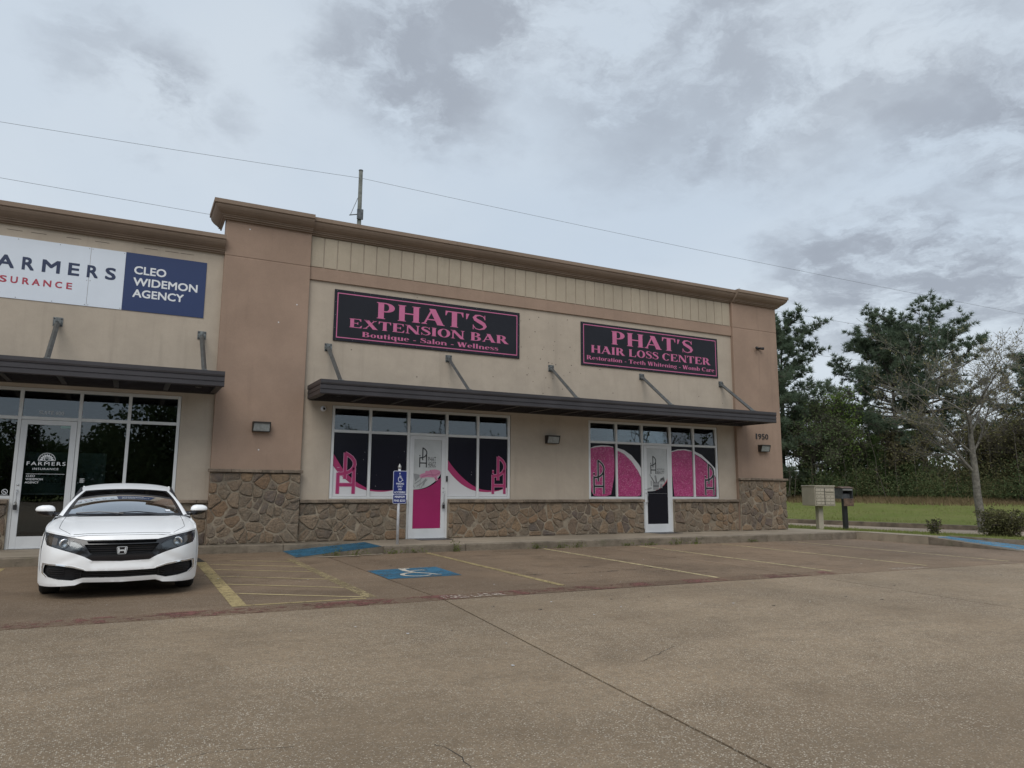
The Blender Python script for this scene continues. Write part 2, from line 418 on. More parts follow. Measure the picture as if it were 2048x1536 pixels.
REDL = mat('sign_red', (.38, .045, .075), .5)
SIGNW = mat('sign_white', (.64, .69, .76), .4, var=.03, vscale=1)
SCREW = mat('screw_metal', (.25, .25, .26), .4, .8)
CHROME = mat('chrome', (.80, .82, .85), .14, .85)
BADGE = mat('badge_metal', (.70, .72, .74), .35, .35)
SCUFF = paint('tyre_scuff', (.05, .042, .035), .97, .43, 3)
HANDLE = mat('satin_metal', (.55, .56, .57), .3, .9)
STONEB = mat('mortar', (.235, .195, .145), .95, bump=.6, bscale=90, var=.3, vscale=5)
FILM_MAG = mat('film_magenta', (.30, .012, .10), .35, var=.06, vscale=1.5)
FILM_PNK = mat('film_pink', (.35, .028, .12), .35, var=.05)
FILM_BLACK2 = mat('film_black_plain', (.010, .010, .015), .25, spec=.22)
LOGOB = mat('logo_black', (.016, .016, .02), .35)

def filmblack():
    m, n, co = newmat('film_black_specks')
    vo = n.add('ShaderNodeTexVoronoi', ins={'Vector': co, 'Scale': 7.0}); cs = n.add('ShaderNodeSeparateColor', ins={0: vo.outputs['Color']})
    f = n.math('MULTIPLY', n.smooth(vo.outputs['Distance'], .07, .03), n.smooth(cs.outputs[0], .5, .6))
    c = n.mix(n.math('MULTIPLY', f, .55), (.010, .010, .018), (.7, .7, .75))
    b = n.add('ShaderNodeBsdfPrincipled', ins={'Base Color': c, 'Roughness': .2, 'Specular IOR Level': .25}); finish(n, b); return m
FILM_BLACK = filmblack()
def glitter():
    m, n, co = newmat('film_glitter')
    vo = n.add('ShaderNodeTexVoronoi', ins={'Vector': co, 'Scale': 60.0}); cs = n.add('ShaderNodeSeparateColor', ins={0: vo.outputs['Color']})
    base_ = n.mix(n.smooth(n.noise(co, 2.2, 3), .3, .7), (.24, .016, .085), (.38, .035, .15))
    c = n.mix(n.smooth(cs.outputs[0], .2, .95), base_, (.46, .075, .22))
    f = n.math('MULTIPLY', n.smooth(cs.outputs[1], .90, .94), n.smooth(vo.outputs['Distance'], .6, .3))
    c = n.mix(n.math('MULTIPLY', f, .55), c, (.80, .55, .66))
    v2 = n.add('ShaderNodeTexVoronoi', ins={'Vector': co, 'Scale': 26.0}); c2 = n.add('ShaderNodeSeparateColor', ins={0: v2.outputs['Color']})
    f2 = n.math('MULTIPLY', n.smooth(c2.outputs[1], .86, .90), n.smooth(v2.outputs['Distance'], .30, .12))
    c = n.mix(n.math('MULTIPLY', f2, .6), c, (.85, .70, .78))
    b = n.add('ShaderNodeBsdfPrincipled', ins={'Base Color': c, 'Roughness': .3}); finish(n, b); return m
GLIT = glitter()
def glass(name, tint, refl=1.0, rough=0.0):
    m, n, co = newmat(name)
    t = n.add('ShaderNodeBsdfTransparent', ins={'Color': (*tint, 1)})
    g = n.add('ShaderNodeBsdfGlossy', ins={'Color': (.92, .96, 1, 1), 'Roughness': rough})
    h = n.noise(co, .9, 2, .5); bp = n.add('ShaderNodeBump', ins={'Strength': .10, 'Distance': .01, 'Height': h}); n.l.new(bp.outputs[0], g.inputs['Normal'])
    fr = n.add('ShaderNodeFresnel', ins={'IOR': 1.52})
    f = n.math('MULTIPLY', fr.outputs[0], refl, clamp=True)
    mx = n.add('ShaderNodeMixShader', ins={0: f, 1: t.outputs[0], 2: g.outputs[0]})
    o = n.add('ShaderNodeOutputMaterial'); n.l.new(mx.outputs[0], o.inputs[0]); return m
GLASS = glass('storefront_glass', (.50, .56, .57), 2.0)
CARGLASS = glass('windscreen_glass', (.24, .27, .27), 5.5)
LENSG = glass('clear_lens', (.80, .82, .82), 1.2)

def stonemat():
    m, n, co = newmat('field_stone')
    oi = n.add('ShaderNodeObjectInfo').outputs['Random']
    c = n.ramp(oi, [(0, (.195, .160, .122)), (.16, (.245, .200, .148)), (.3, (.150, .125, .104)), (.42, (.290, .232, .170)), (.55, (.275, .175, .105)), (.66, (.215, .175, .132)), (.76, (.125, .104, .098)), (.86, (.310, .212, .128)), (1, (.250, .210, .165))], 'LINEAR')
    a = n.noise(co, 4.5, 6, .68, .4)
    c = n.mix(n.math('MULTIPLY', n.smooth(a, .35, .68), .55), c, (.245, .170, .110))
    b_ = n.noise(co, 11, 5, .7)
    c = n.mix(n.math('MULTIPLY', n.smooth(b_, .48, .70), .55), c, (.095, .078, .062))
    c = n.mix(n.math('MULTIPLY', n.smooth(n.noise(co, 45, 4, .7), .4, .7), .4), c, (.07, .055, .042))
    b = n.add('ShaderNodeBsdfPrincipled', ins={'Base Color': c, 'Roughness': .88, 'Specular IOR Level': .3})
    h = n.math('ADD', n.noise(co, 16, 6, .7), n.math('MULTIPLY', n.noise(co, 60, 4, .7), .35))
    finish(n, b, h, 1.0, .045); return m
STONE = stonemat()
CAPM = mat('cap_stone', (.20, .155, .115), .9, bump=.7, bscale=30, var=.3, vscale=6, rnd=.22, var2=.4, v2scale=22)

# leaves and bark
def leafmat(name, c1, c2, c3=None, trans=.25, cs=.6):
    m, n, co = newmat(name)
    a = n.noise(co, cs, 4, .6); gi = n.add('ShaderNodeNewGeometry').outputs['Random Per Island']
    c = n.mix(n.smooth(a, .35, .65), c1, c2); c = n.mix(n.math('MULTIPLY', gi, .40), c, c3 or tuple(k*.55 for k in c1))
    d = n.add('ShaderNodeBsdfDiffuse', ins={'Color': c}); t = n.add('ShaderNodeBsdfTranslucent', ins={'Color': c})
    mx = n.add('ShaderNodeMixShader', ins={0: trans, 1: d.outputs[0], 2: t.outputs[0]})
    o = n.add('ShaderNodeOutputMaterial'); n.l.new(mx.outputs[0], o.inputs[0]); return m
PINEL = leafmat('pine_needles', (.120, .165, .110), (.170, .215, .140), (.095, .120, .090), .45)
PINEY = leafmat('young_pine_needles', (.060, .095, .035), (.10, .135, .05), (.055, .075, .03), .4)
GREENL = leafmat('spring_leaves', (.15, .23, .065), (.21, .30, .085), (.11, .16, .045), .45)
OLIVEL = leafmat('olive_leaves', (.125, .130, .060), (.185, .165, .085), (.11, .09, .055), .35)
DARKL = leafmat('dark_leaves', (.085, .125, .058), (.125, .155, .070), (.085, .090, .050))
BUD = leafmat('bud_leaves', (.24, .21, .10), (.26, .26, .13), (.20, .15, .09), .35)
SHRUBL = leafmat('shrub_leaves', (.095, .105, .048), (.16, .15, .075), (.085, .075, .042), .2, 3)
BARK = mat('bark', (.085, .072, .060), .95, bump=.8, bscale=18, var=.35, vscale=6)
BARKG = mat('bark_grey', (.150, .138, .118), .95, bump=.8, bscale=22, var=.35, vscale=9)
GRASSB = leafmat('grass_blades', (.155, .20, .050), (.22, .24, .072), (.21, .19, .085), .3, 1.2)
DRYG = leafmat('dry_grass', (.20, .15, .085), (.25, .19, .11), (.14, .10, .06), .3, .8)
WEED = leafmat('weed_leaves', (.12, .15, .045), (.17, .20, .06), (.12, .11, .05), .3, 5)
def grassmat():
    m, n, co = newmat('lawn')
    a = n.noise(co, .35, 6, .65); b_ = n.noise(n.vmath('MULTIPLY', co, (1, 1, 1)), 5, 5, .7); f = n.noise(co, 28, 3, .7)
    c = n.mix(n.smooth(a, .35, .65), (.160, .205, .050), (.215, .235, .075))
    c = n.mix(n.math('MULTIPLY', n.smooth(b_, .42, .66), .7), c, (.20, .17, .085))
    c = n.mix(n.math('MULTIPLY', n.smooth(f, .4, .7), .5), c, (.05, .065, .02))
    at = n.add('ShaderNodeAttribute', attribute_name='dry').outputs['Fac']
    df = n.smooth(n.math('ADD', at, n.math('MULTIPLY', n.math('SUBTRACT', a, .5), .9)), .35, .75)
    c = n.mix(df, c, (.185, .135, .085))
    b = n.add('ShaderNodeBsdfPrincipled', ins={'Base Color': c, 'Roughness': 1.0, 'Specular IOR Level': .1})
    finish(n, b, n.math('ADD', b_, f), .9, .06); return m
LAWN = grassmat()
# =================================================================== GROUND
def gz(x): return -.005*max(0.0, min(x, 24)-8)
def lawn_h(x, y):                              # gentle bank rising towards the pines
    ox, oy = 27.75, 8.15; nx, ny = .887, .462   # outward normal of the road's far kerb
    d = (x-ox)*nx+(y-oy)*ny
    s = max(0.0, min(1.0, d/26)); return -.02+1.22*s*s*(3-2*s)
ground = obj('ground', [(-600,-600,-.45),(700,-600,-.45),(700,800,-.45),(-600,800,-.45)], [(0,1,2,3)], LAWN)
tag(ground, kind='structure')
# lot
lot = obj('parking_lot', [(-40,-45,-.16),(24.5,-45,-.16),(24.5,-7.0,-.16),(20.75,-5.6,-.16),(20.2,-.4,-.16),(-40,-.4,-.16)], [(0,1,2,3,4,5)], JOINT)
tag(lot, kind='structure')
def slab(poly, m, tint, parent, ztop=None, thick=.12, name='slab'):
    """poly in plan, split along x so that it follows the fall of the lot"""
    zt = ztop or gz
    xs = sorted({p[0] for p in poly}); cuts = [c for c in np.arange(math.ceil(xs[0]/2)*2, xs[-1], 2.0) if xs[0]+.05 < c < xs[-1]-.05]
    # slice polygon at cuts
    def clip(pl, a, keep_gt):
        res = []
        for i in range(len(pl)):
            p, q = pl[i], pl[(i+1) % len(pl)]; ip = (p[0] >= a) == keep_gt or p[0] == a; iq = (q[0] >= a) == keep_gt or q[0] == a
            if ip: res.append(p)
            if ip != iq and p[0] != q[0]:
                t = (a-p[0])/(q[0]-p[0]); res.append((a, p[1]+t*(q[1]-p[1])))
        return res
    mb = MB(); rest = poly
    k = len(poly); area = sum(poly[i][0]*poly[(i+1) % k][1]-poly[(i+1) % k][0]*poly[i][1] for i in range(k))
    if area < 0: rest = poly[::-1]
    whole = rest
    for c in list(cuts)+[None]:
        part = clip(rest, c, False) if c is not None else rest
        if len(part) > 2: mb.add([(p[0], p[1], zt(p[0])) for p in part], [tuple(range(len(part)))])
        if c is not None: rest = clip(rest, c, True)
    k = len(whole)
    for i in range(k):
        p, q = whole[i], whole[(i+1) % k]
        mb.add([(p[0],p[1],zt(p[0])-thick),(q[0],q[1],zt(q[0])-thick),(q[0],q[1],zt(q[0])),(p[0],p[1],zt(p[0]))], [(0,1,2,3)])
    o = mb.build(name, m, parent); o.color = (*tint, 1); return o
G = .011
rowx = [-14.0, -8.6, -3.2, 3.58, 10.0, 15.6, 21.0]
tints = [(1,1,1),(1.02,1.0,.98),(.97,.96,.94),(.95,.93,.91),(1.04,1.02,1.0),(1.0,1.0,1.02)]
for i in range(6):
    a, b = rowx[i]+G, rowx[i+1]-G
    if i < 5: slab([(a,-7.8+G),(b,-7.8+G),(b,-.35),(a,-.35)], STALL, tints[i], lot)
    else: slab([(a,-7.8+G),(20.9,-7.8+G),(20.6,-5.4),(20.2,-.4),(a,-.35)], STALL, tints[i], lot)
slab([(21.0+G,-7.8+G),(24.3,-7.8+G),(24.3,-7.0),(21.1,-6.0)], STALL, (1,1,1), lot)
slab([(-40,-7.8+G),(-14-G,-7.8+G),(-14-G,-.35),(-40,-.35)], STALL, (1,1,1), lot)
def lx(x0, y): return x0-.105*(-7.8-y)
lanes = [-40.0, -9.4, -3.2, 3.58, 10.0, 16.2, 24.4]
rows = [(-7.8, -16.0), (-16.0, -24.0), (-24.0, -44.8)]
for j, (ya, yb) in enumerate(rows):
    for i in range(6):
        t = random.uniform(.96, 1.05); w = random.uniform(-.012, .012)
        if j == 0: t = (1.0, .99, .955, 1.02, 1.0, .97)[i]
        L = lambda x0, y: x0 if x0 in (-40.0, 24.4) else lx(x0, y)
        slab([(L(lanes[i],ya)+G, ya-G), (L(lanes[i+1],ya)-G, ya-G), (L(lanes[i+1],yb)-G, yb+G), (L(lanes[i],yb)+G, yb+G)], LANE, (t+w, t, t-w), lot)
# hairline cracks in the concrete
def crack(pts, w=.006, name='crack'):
    P = []
    for a, b in zip(pts[:-1], pts[1:]):
        nseg = max(2, int(math.dist(a, b)/.05))
        for k in range(nseg):
            t = k/nseg; P.append((a[0]+(b[0]-a[0])*t+random.uniform(-.012,.012), a[1]+(b[1]-a[1])*t+random.uniform(-.012,.012)))
    P.append(pts[-1]); ws = [w*random.uniform(.3, 1.1) for _ in P]
    mb = MB()
    for q in stroke(P, ws): mb.add([(p[0], p[1], gz(p[0])+.002) for p in q], [(0,1,2,3)])
    return mb.build(name, JOINT, lot)
crack([(4.42,-11.03),(4.03,-11.24),(3.83,-11.35)]); crack([(1.58,-12.4),(1.62,-12.43),(1.65,-12.56),(1.63,-12.75),(1.5,-13.4)])
crack([(7.9,-6.4),(9.2,-5.9),(10,-6.1)], .004); crack([(-.4,-12.3),(.5,-12.0),(.9,-12.1)], .004)
# painted markings: sheets 4 mm above the slabs
def gpoly(polys, m, name, h=.004, z=gz):
    mb = MB()
    for p in polys:
        k = len(p); area = sum(p[i][0]*p[(i+1) % k][1]-p[(i+1) % k][0]*p[i][1] for i in range(k))
        if area < 0: p = p[::-1]
        mb.add([(q[0], q[1], z(q[0])+h) for q in p], [tuple(range(k))])
    return mb.build(name, m, lot)
def gline(a, b, w, m, name='stall_line', h=.004, nseg=6):
    pts = [(a[0]+(b[0]-a[0])*i/nseg, a[1]+(b[1]-a[1])*i/nseg) for i in range(nseg+1)]
    return gpoly(stroke(pts, w), m, name, h)
for a, b in (((5.68,-1.85),(5.63,-7.27)),): gline(a, b, .11, YEL)
gline((8.52,-1.82),(8.38,-7.45), .09, YELP)
gline((11.2,-1.85),(10.98,-7.45), .09, YELP); gline((13.75,-1.95),(13.62,-7.45), .09, YELP); gline((16.35,-1.98),(16.22,-7.5), .08, YELP)
gline((-1.72,-1.95),(-1.78,-7.3), .11, YEL)
gpoly([[(1.18,-2.06),(1.35,-2.09),(1.335,-7.31),(1.165,-7.3)]], YEL, 'aisle_line')
gpoly([[(2.75,-2.09),(2.90,-2.11),(2.90,-7.25),(2.74,-7.22)]], YELW, 'aisle_line')
gpoly([[(1.16,-1.25),(1.30,-1.3),(1.345,-2.05),(1.18,-2.03)]], JOINT, 'aisle_line')
for a, b in (((1.78,-2.0),(2.75,-2.57)),((1.38,-2.54),(2.75,-3.46)),((1.36,-3.38),(2.74,-4.27)),((1.35,-4.34),(2.74,-5.28)),((1.345,-5.29),(2.74,-6.25)),((1.34,-6.24),(2.735,-7.18))):
    gline(a, b, .055, YELF, 'aisle_hatch')
gline((1.33,-7.26),(2.74,-7.29), .075, YEL, 'aisle_line')
gpoly([[(x, -7.795) , (x+1.1, -7.795), (x+1.1, -7.42), (x, -7.42)] for x in np.arange(-9, 10, 1.1)], REDP, 'fire_lane_stripe', .0035)
gpoly([[(3.60,-4.47),(4.86,-4.36),(4.80,-5.60),(3.585,-5.64)]], BLUEP, 'accessible_square')
def wheelchair(mapf, m, name, build, w=1.0):
    """access symbol in a unit square (x right, y up), returned as strokes"""
    S = []
    S += stroke([(.40,.70),(.43,.45),(.68,.44),(.80,.18),(.90,.21)], .075*w)
    S += stroke([(.42,.60),(.64,.60)], .06*w)
    S += [[(.40+.075*math.cos(a), .86+.075*math.sin(a)) for a in np.linspace(0, 2*math.pi, 11)[:-1]]]
    arc = [(.46+.27*math.cos(a), .30+.27*math.sin(a)) for a in np.linspace(math.radians(118), math.radians(335), 14)]
    S += stroke(arc, .065*w)
    return build([[mapf(*p) for p in q] for q in S], m, name)
def sq(u, v):                                    # worn symbol, drawn lying towards the wall
    return (4.02+.62*u-.02, -5.50+1.10*v)
o = gpoly(stroke([(4.20,-4.43),(4.17,-4.72),(4.225,-5.03),(4.40,-5.22),(4.47,-5.40),(4.54,-5.40)], [.11,.10,.075,.06,.06,.05])
      + stroke([(4.19,-4.44),(4.34,-4.45)], .07) + stroke([(4.26,-4.77),(4.46,-4.75),(4.48,-4.81)], .05)
      + stroke([(4.20,-5.02),(4.07,-5.07),(3.97,-5.16),(3.935,-5.27),(3.96,-5.38),(4.04,-5.46),(4.14,-5.495),(4.26,-5.48),(4.36,-5.40)], [.06,.07,.075,.075,.07,.065,.06,.05,.035]), WHITEP2, 'accessible_symbol', .008)
def gtext(s, x0, x1, y0, y1, m, name):
    vs, fs = text_mesh(s, .01)
    xs = [v[0] for v in vs]; ys = [v[1] for v in vs]; ax, bx_, ay, by = min(xs), max(xs), min(ys), max(ys)
    V = []
    for v in vs:
        x = x0+(v[0]-ax)/(bx_-ax)*(x1-x0); V.append((x, y0+(v[1]-ay)/(by-ay)*(y1-y0), gz(x)+.008))
    return obj(name, V, fs, m, lot)
gtext('FIRE LANE', 3.62, 4.46, -7.75, -7.52, WHITEF, 'lettering'); gtext('FIRE LANE', 12.3, 13.2, -7.75, -7.55, WHITEF, 'lettering')
def arc_scuff(x, y, r, a0, a1, w):
    gpoly(stroke([(x+r*math.cos(a), y+r*math.sin(a)) for a in np.linspace(a0, a1, 22)], w), SCUFF, 'tyre_mark', .0028)
for q in ((12.5,-2.0,6.2,3.6,4.3,.10),(6.8,-1.5,4.6,4.4,5.1,.10)): arc_scuff(*q)
# white and dark specks of litter and stains
mb = MB()
for _ in range(46):
    x, y = random.uniform(-2.5, 16), random.uniform(-11.5, -2.2); s = random.uniform(.006, .02)
    mb.add([(x+s*math.cos(a)*random.uniform(.6,1.2), y+s*math.sin(a), gz(x)+.006) for a in np.linspace(0, 2*math.pi, 7)[:-1]], [tuple(range(6))])
tag(mb.build('paint_flecks', PLAIN, lot), kind='stuff')
mb = MB()
for (x, y) in [(5.5,-8.6),(6.3,-9.3),(7.0,-9.8),(4.3,-8.9),(3.9,-8.5),(8.7,-10.0),(2.9,-9.6)]+[(random.uniform(-2,15), random.uniform(-12,-3)) for _ in range(12)]:
    s = random.uniform(.007, .018)
    mb.add([(x+1.8*s*math.cos(a), y+s*.7*math.sin(a), gz(x)+.004+.006*(k % 2)) for k, a in enumerate(np.linspace(0, 2*math.pi, 9)[:-1])], [tuple(range(8))])
tag(mb.build('leaf_litter', BARK, lot), kind='stuff')

# pavement along the shops
walk = obj('sidewalk', [(-40,-1.68,-.05),(1.0,-1.68,-.05),(1.0,0,-.05),(-40,0,-.05)], [(0,1,2,3)], JOINT); tag(walk, kind='structure')
def wslab(x0, x1, y0, y1, z1=.15, z0=-.12, m=WALK, b=.012):
    o = bx('slab', x0+.004, x1-.004, y0, y1, z0, z1, m, walk, b); t = random.uniform(.95, 1.05); o.color = (t, t, t, 1); return o
xs = [-16,-12.4,-9.4,-6.4,-3.4,-.4,1.02]
for a, b in zip(xs[:-1], xs[1:]): wslab(a, b, -1.60, 0.3); bxo = bx('kerb', a+.004, b-.004, -1.752, -1.604, -.12, .15, KERB, walk, .02)
xs = [1.02, 3.0, 4.76]
for a, b in zip(xs[:-1], xs[1:]): wslab(a, b, -.52, 0.3, m=KERB)
xs = [4.76, 6.62, 9.62, 12.62, 15.62, 18.2]
for a, b in zip(xs[:-1], xs[1:]):
    wslab(a, b, -1.60, .3); bx('kerb', a+.004, b-.004, -1.752, -1.604, -.14, .15, KERB, walk, .02)
# corner, return towards the lot and ramp down
o = MB().prism_z([(18.205,-1.60),(19.25,-1.60),(19.25,-3.9),(20.0,-3.9),(19.95,-1.9),(18.9,.4),(18.205,.4)], -.2, .149).build('slab', WALK, walk); o.color = (1.02,1.02,1.0,1)
bx('kerb', 18.208, 19.252, -1.752, -1.604, -.2, .149, KERB, walk, .02)
bx('kerb', 19.256, 19.40, -3.9, -1.604, -.2, .149, KERB, walk, .02)
mb = MB()   # sloping kerb and ramp at the corner
mb.add([(19.40,-3.9,-.2),(19.40,-3.9,.149),(19.40,-6.1,-.045),(19.40,-6.1,-.2),(19.256,-3.9,-.2),(19.256,-3.9,.149),(19.256,-6.1,-.045),(19.256,-6.1,-.2)],
       [(0,1,2,3),(7,6,5,4),(1,5,6,2),(0,4,5,1),(3,2,6,7)])
mb.build('kerb', KERB, walk)
mb = MB(); mb.add([(19.404,-3.905,.149),(20.0,-3.905,.149),(20.75,-6.2,-.045),(19.404,-6.2,-.045),(19.404,-3.905,-.2),(20.0,-3.905,-.2),(20.75,-6.2,-.2),(19.404,-6.2,-.2)],
       [(0,3,2,1),(0,4,7,3),(3,7,6,2),(2,6,5,1),(1,5,4,0)])
o = mb.build('ramp', WALK, walk); o.color = (1,1,1,1)
mb = MB()
def rz(y): return .149+(y+3.905)/(-2.295)*(-.194)
for k in range(10):
    ya, yb = -4.0-.2*k, -4.2-.2*k; xa = 20.0+(-3.905-ya)/2.295*.75-.06; xb = 20.0+(-3.905-yb)/2.295*.75-.06
    mb.add([(19.45,ya,rz(ya)+.005),(19.45,yb,rz(yb)+.005),(xb,yb,rz(yb)+.005),(xa,ya,rz(ya)+.005)], [(0,1,2,3)])
mb.build('ramp_paint', BLUEL, walk)
# blue ribbed ramp beside the aisle, climbing towards the 700 door
mb = MB(); A_, B_ = 2.95, 4.755
mb.add([(A_,-.525,.006),(B_,-.525,.15),(B_,-1.75,.15),(A_,-1.95,.006),(A_,-.525,-.1),(B_,-.525,-.1),(B_,-1.75,-.1),(A_,-1.95,-.1)],
       [(0,3,2,1),(0,4,7,3),(3,7,6,2),(2,6,5,1),(1,5,4,0)])
mb.build('ramp', KERB, walk)
mb = MB(); N_ = 42
for k in range(N_):
    xa = A_+.03+(B_-A_-.06)*k/N_; xb = A_+.03+(B_-A_-.06)*(k+.62)/N_; xc = A_+.03+(B_-A_-.06)*(k+1)/N_
    z_ = lambda x: .006+(x-A_)/(B_-A_)*.144
    y_ = lambda x: -1.95+(x-A_)/(B_-A_)*.2+.015
    mb.add([(xa,-.54,z_(xa)+.009),(xa,y_(xa),z_(xa)+.009),(xb,y_(xb),z_(xb)+.009),(xb,-.54,z_(xb)+.009)], [(0,1,2,3)])
    mb.add([(xb,-.54,z_(xb)+.009),(xb,y_(xb),z_(xb)+.009),(xb+.004,y_(xb),z_(xb)+.003),(xb+.004,-.54,z_(xb)+.003),(xc,y_(xc),z_(xc)+.003),(xc,-.54,z_(xc)+.003)], [(0,1,2,3),(3,2,4,5)])
    mb.add([(xc,-.54,z_(xc)+.003),(xc,y_(xc),z_(xc)+.003),(xc,y_(xc),z_(xc)+.009),(xc,-.54,z_(xc)+.009)], [(0,1,2,3)])
mb.build('ramp_ribs', BLUEP, walk)
# pale patching strip at the foot of the ramp
gpoly([[(3.3,-1.99),(4.2,-1.93),(4.2,-2.06),(3.5,-2.10)],[(4.25,-1.90),(4.75,-1.80),(4.7,-1.93),(4.25,-1.97)]], WALK, 'mortar_patch', .012).color = (1.3,1.28,1.25,1)

# planting strip, driveway and lawn on the right
near = [(60,40),(30,40),(20,24.0),(24.6,9.0),(25.5,6.2),(25.9,2.9),(26.35,.1),(27.7,-3.2),(30.5,-7.0),(38,-14),(60,-32)]
far = [(33,38),(25.6,17.5),(26.7,11.7),(27.75,8.15),(28.75,4.9),(29.9,2.0),(31.4,-.7),(34.2,-4.4),(41,-11),(64,-30)]
road = obj('driveway', [(p[0],p[1],-.19) for p in [(20,46),(34,46)]+far+[(64,-40),(30,-40),(24.5,-45),(24.5,-9),(27.7,-3.2),(26.35,.1),(25.9,2.9),(25.5,6.2),(24.6,9.0),(20,24)]], [tuple(range(22))], ROADM); tag(road, kind='structure'); road.color = (1.1,1.06,1.02,1)
vg = MB()
vg.add([(p[0],p[1],z) for p, z in [((18.0,30),-.10),((18.0,.3),.10),((18.9,.42),.11),((19.97,-1.9),.13),((20.02,-3.95),.13),((20.15,-4.0),.12)]]
       + [(21.0,-6.3,.0),(24.6,-7.3,.0),(27.5,-3.4,-.12),(26.3,0,-.14),(25.85,2.9,-.15),(25.45,6.2,-.15),(24.55,9,-.16),(20,24,-.16)],
       [(0,1,12,13),(1,2,10,11,12),(2,3,9,10),(3,4,5,8,9),(5,6,7,8)])
verge = vg.build('verge', LAWN); tag(verge, kind='structure')
kb = MB()
kpts = [(20.04,-3.98,.16),(20.22,-4.6,.15),(20.62,-5.6,.13),(21.1,-6.5,.11),(22.5,-7.2,.10),(25,-8.2,.08)]
for a, b in zip(kpts[:-1], kpts[1:]):
    kb.add([(a[0],a[1],-.2),(b[0],b[1],-.2),(b[0],b[1],b[2]),(a[0],a[1],a[2]),(a[0]+.15,a[1]+.06,-.2),(b[0]+.15,b[1]+.06,-.2),(b[0]+.15,b[1]+.06,b[2]),(a[0]+.15,a[1]+.06,a[2])], [(0,1,2,3),(3,2,6,7),(7,6,5,4)])
tag(kb.build('corner_kerb', KERB), kind='structure')
kb = MB()
for a, b in zip(far[:-1], far[1:]):
    q = math.dist(a, b); nx, ny = (b[1]-a[1])/q, -(b[0]-a[0])/q
    if nx < 0: nx, ny = -nx, -ny
    w = .16
    kb.add([(a[0],a[1],-.2),(b[0],b[1],-.2),(b[0]+.03*nx,b[1]+.03*ny,-.015),(a[0]+.03*nx,a[1]+.03*ny,-.015),(a[0]+w*nx,a[1]+w*ny,-.0),(b[0]+w*nx,b[1]+w*ny,-.0)], [(1,0,3,2),(2,3,4,5)])
tag(kb.build('driveway_kerb', DKERB), kind='structure')
# lawn grid
nu, nv = 70, 44; V = []; dryv = []
def farpt(t):
    L = [math.dist(a, b) for a, b in zip(far[:-1], far[1:])]; s = t*sum(L)
    for (a, b), l in zip(zip(far[:-1], far[1:]), L):
        if s <= l: return (a[0]+(b[0]-a[0])*s/l, a[1]+(b[1]-a[1])*s/l)
        s -= l
    return far[-1]
for j in range(nv+1):
    dd = .14+(j/nv)**1.4*150
    for i in range(nu+1):
        p = farpt(i/nu); x, y = p[0]+dd*.887, p[1]+dd*.462
        h = lawn_h(x, y)+(.05*math.sin(x*.7)*math.cos(y*.53) if dd > 2 else 0)
        V.append((x, y, h+.012)); dryv.append(max(0, min(1, (dd-15)/9)))
Fq = [(j*(nu+1)+i, (j+1)*(nu+1)+i, (j+1)*(nu+1)+i+1, j*(nu+1)+i+1) for j in range(nv) for i in range(nu)]
lawn = obj_np('lawn', V, Fq, LAWN, smooth=True); tag(lawn, kind='structure')
at = lawn.data.attributes.new('dry', 'FLOAT', 'POINT'); at.data.foreach_set('value', np.array(dryv, dtype=np.float32))

# =================================================================== BUILDING
bld = thing('shop_building', 'long tan and brown stucco shop building with field stone base and three shopfronts', 'building', (8, 0, .15))
def cut_wall(name, x0, x1, z0, z1, y0, y1, holes, m, parent=None):
    xs = sorted({x0, x1}|{h[0] for h in holes}|{h[1] for h in holes}); zs = sorted({z0, z1}|{h[2] for h in holes}|{h[3] for h in holes})
    mb = MB()
    def solid(cx, cz): return x0 < cx < x1 and z0 < cz < z1 and not any(h[0] < cx < h[1] and h[2] < cz < h[3] for h in holes)
    for i in range(len(xs)-1):
        for j in range(len(zs)-1):
            cx, cz = (xs[i]+xs[i+1])/2, (zs[j]+zs[j+1])/2
            if not solid(cx, cz): continue
            a, b, c, d = xs[i], xs[i+1], zs[j], zs[j+1]
            mb.add([(a,y0,c),(b,y0,c),(b,y0,d),(a,y0,d)], [(0,1,2,3)]); mb.add([(a,y1,c),(a,y1,d),(b,y1,d),(b,y1,c)], [(0,1,2,3)])
            def sid(ii, jj): return 0 <= ii < len(xs)-1 and 0 <= jj < len(zs)-1 and solid((xs[ii]+xs[ii+1])/2, (zs[jj]+zs[jj+1])/2)
            if not sid(i-1, j): mb.add([(a,y1,c),(a,y0,c),(a,y0,d),(a,y1,d)], [(0,1,2,3)])
            if not sid(i+1, j): mb.add([(b,y0,c),(b,y1,c),(b,y1,d),(b,y0,d)], [(0,1,2,3)])
            if not sid(i, j-1): mb.add([(a,y0,c),(a,y1,c),(b,y1,c),(b,y0,c)], [(0,1,2,3)])
            if not sid(i, j+1): mb.add([(a,y0,d),(b,y0,d),(b,y1,d),(a,y1,d)], [(0,1,2,3)])
    return mb.build(name, m, parent)
XL = -15.0
H7 = [(4.03,8.63,1.075,3.19),(5.86,6.91,.0,1.2)]
H8 = [(11.01,15.63,1.075,3.19),(12.80,13.87,.0,1.2)]
cut_wall('wall', 3.36, 16.32, .02, 7.2, 0.0, .28, H7+H8, TAN, bld)
H6 = [(-5.635,.875,1.075,3.19),(-1.95,-.90,.0,1.2)]
cut_wall('wall', XL, 1.51, .02, 6.45, 0.0, .28, H6, TAN, bld)
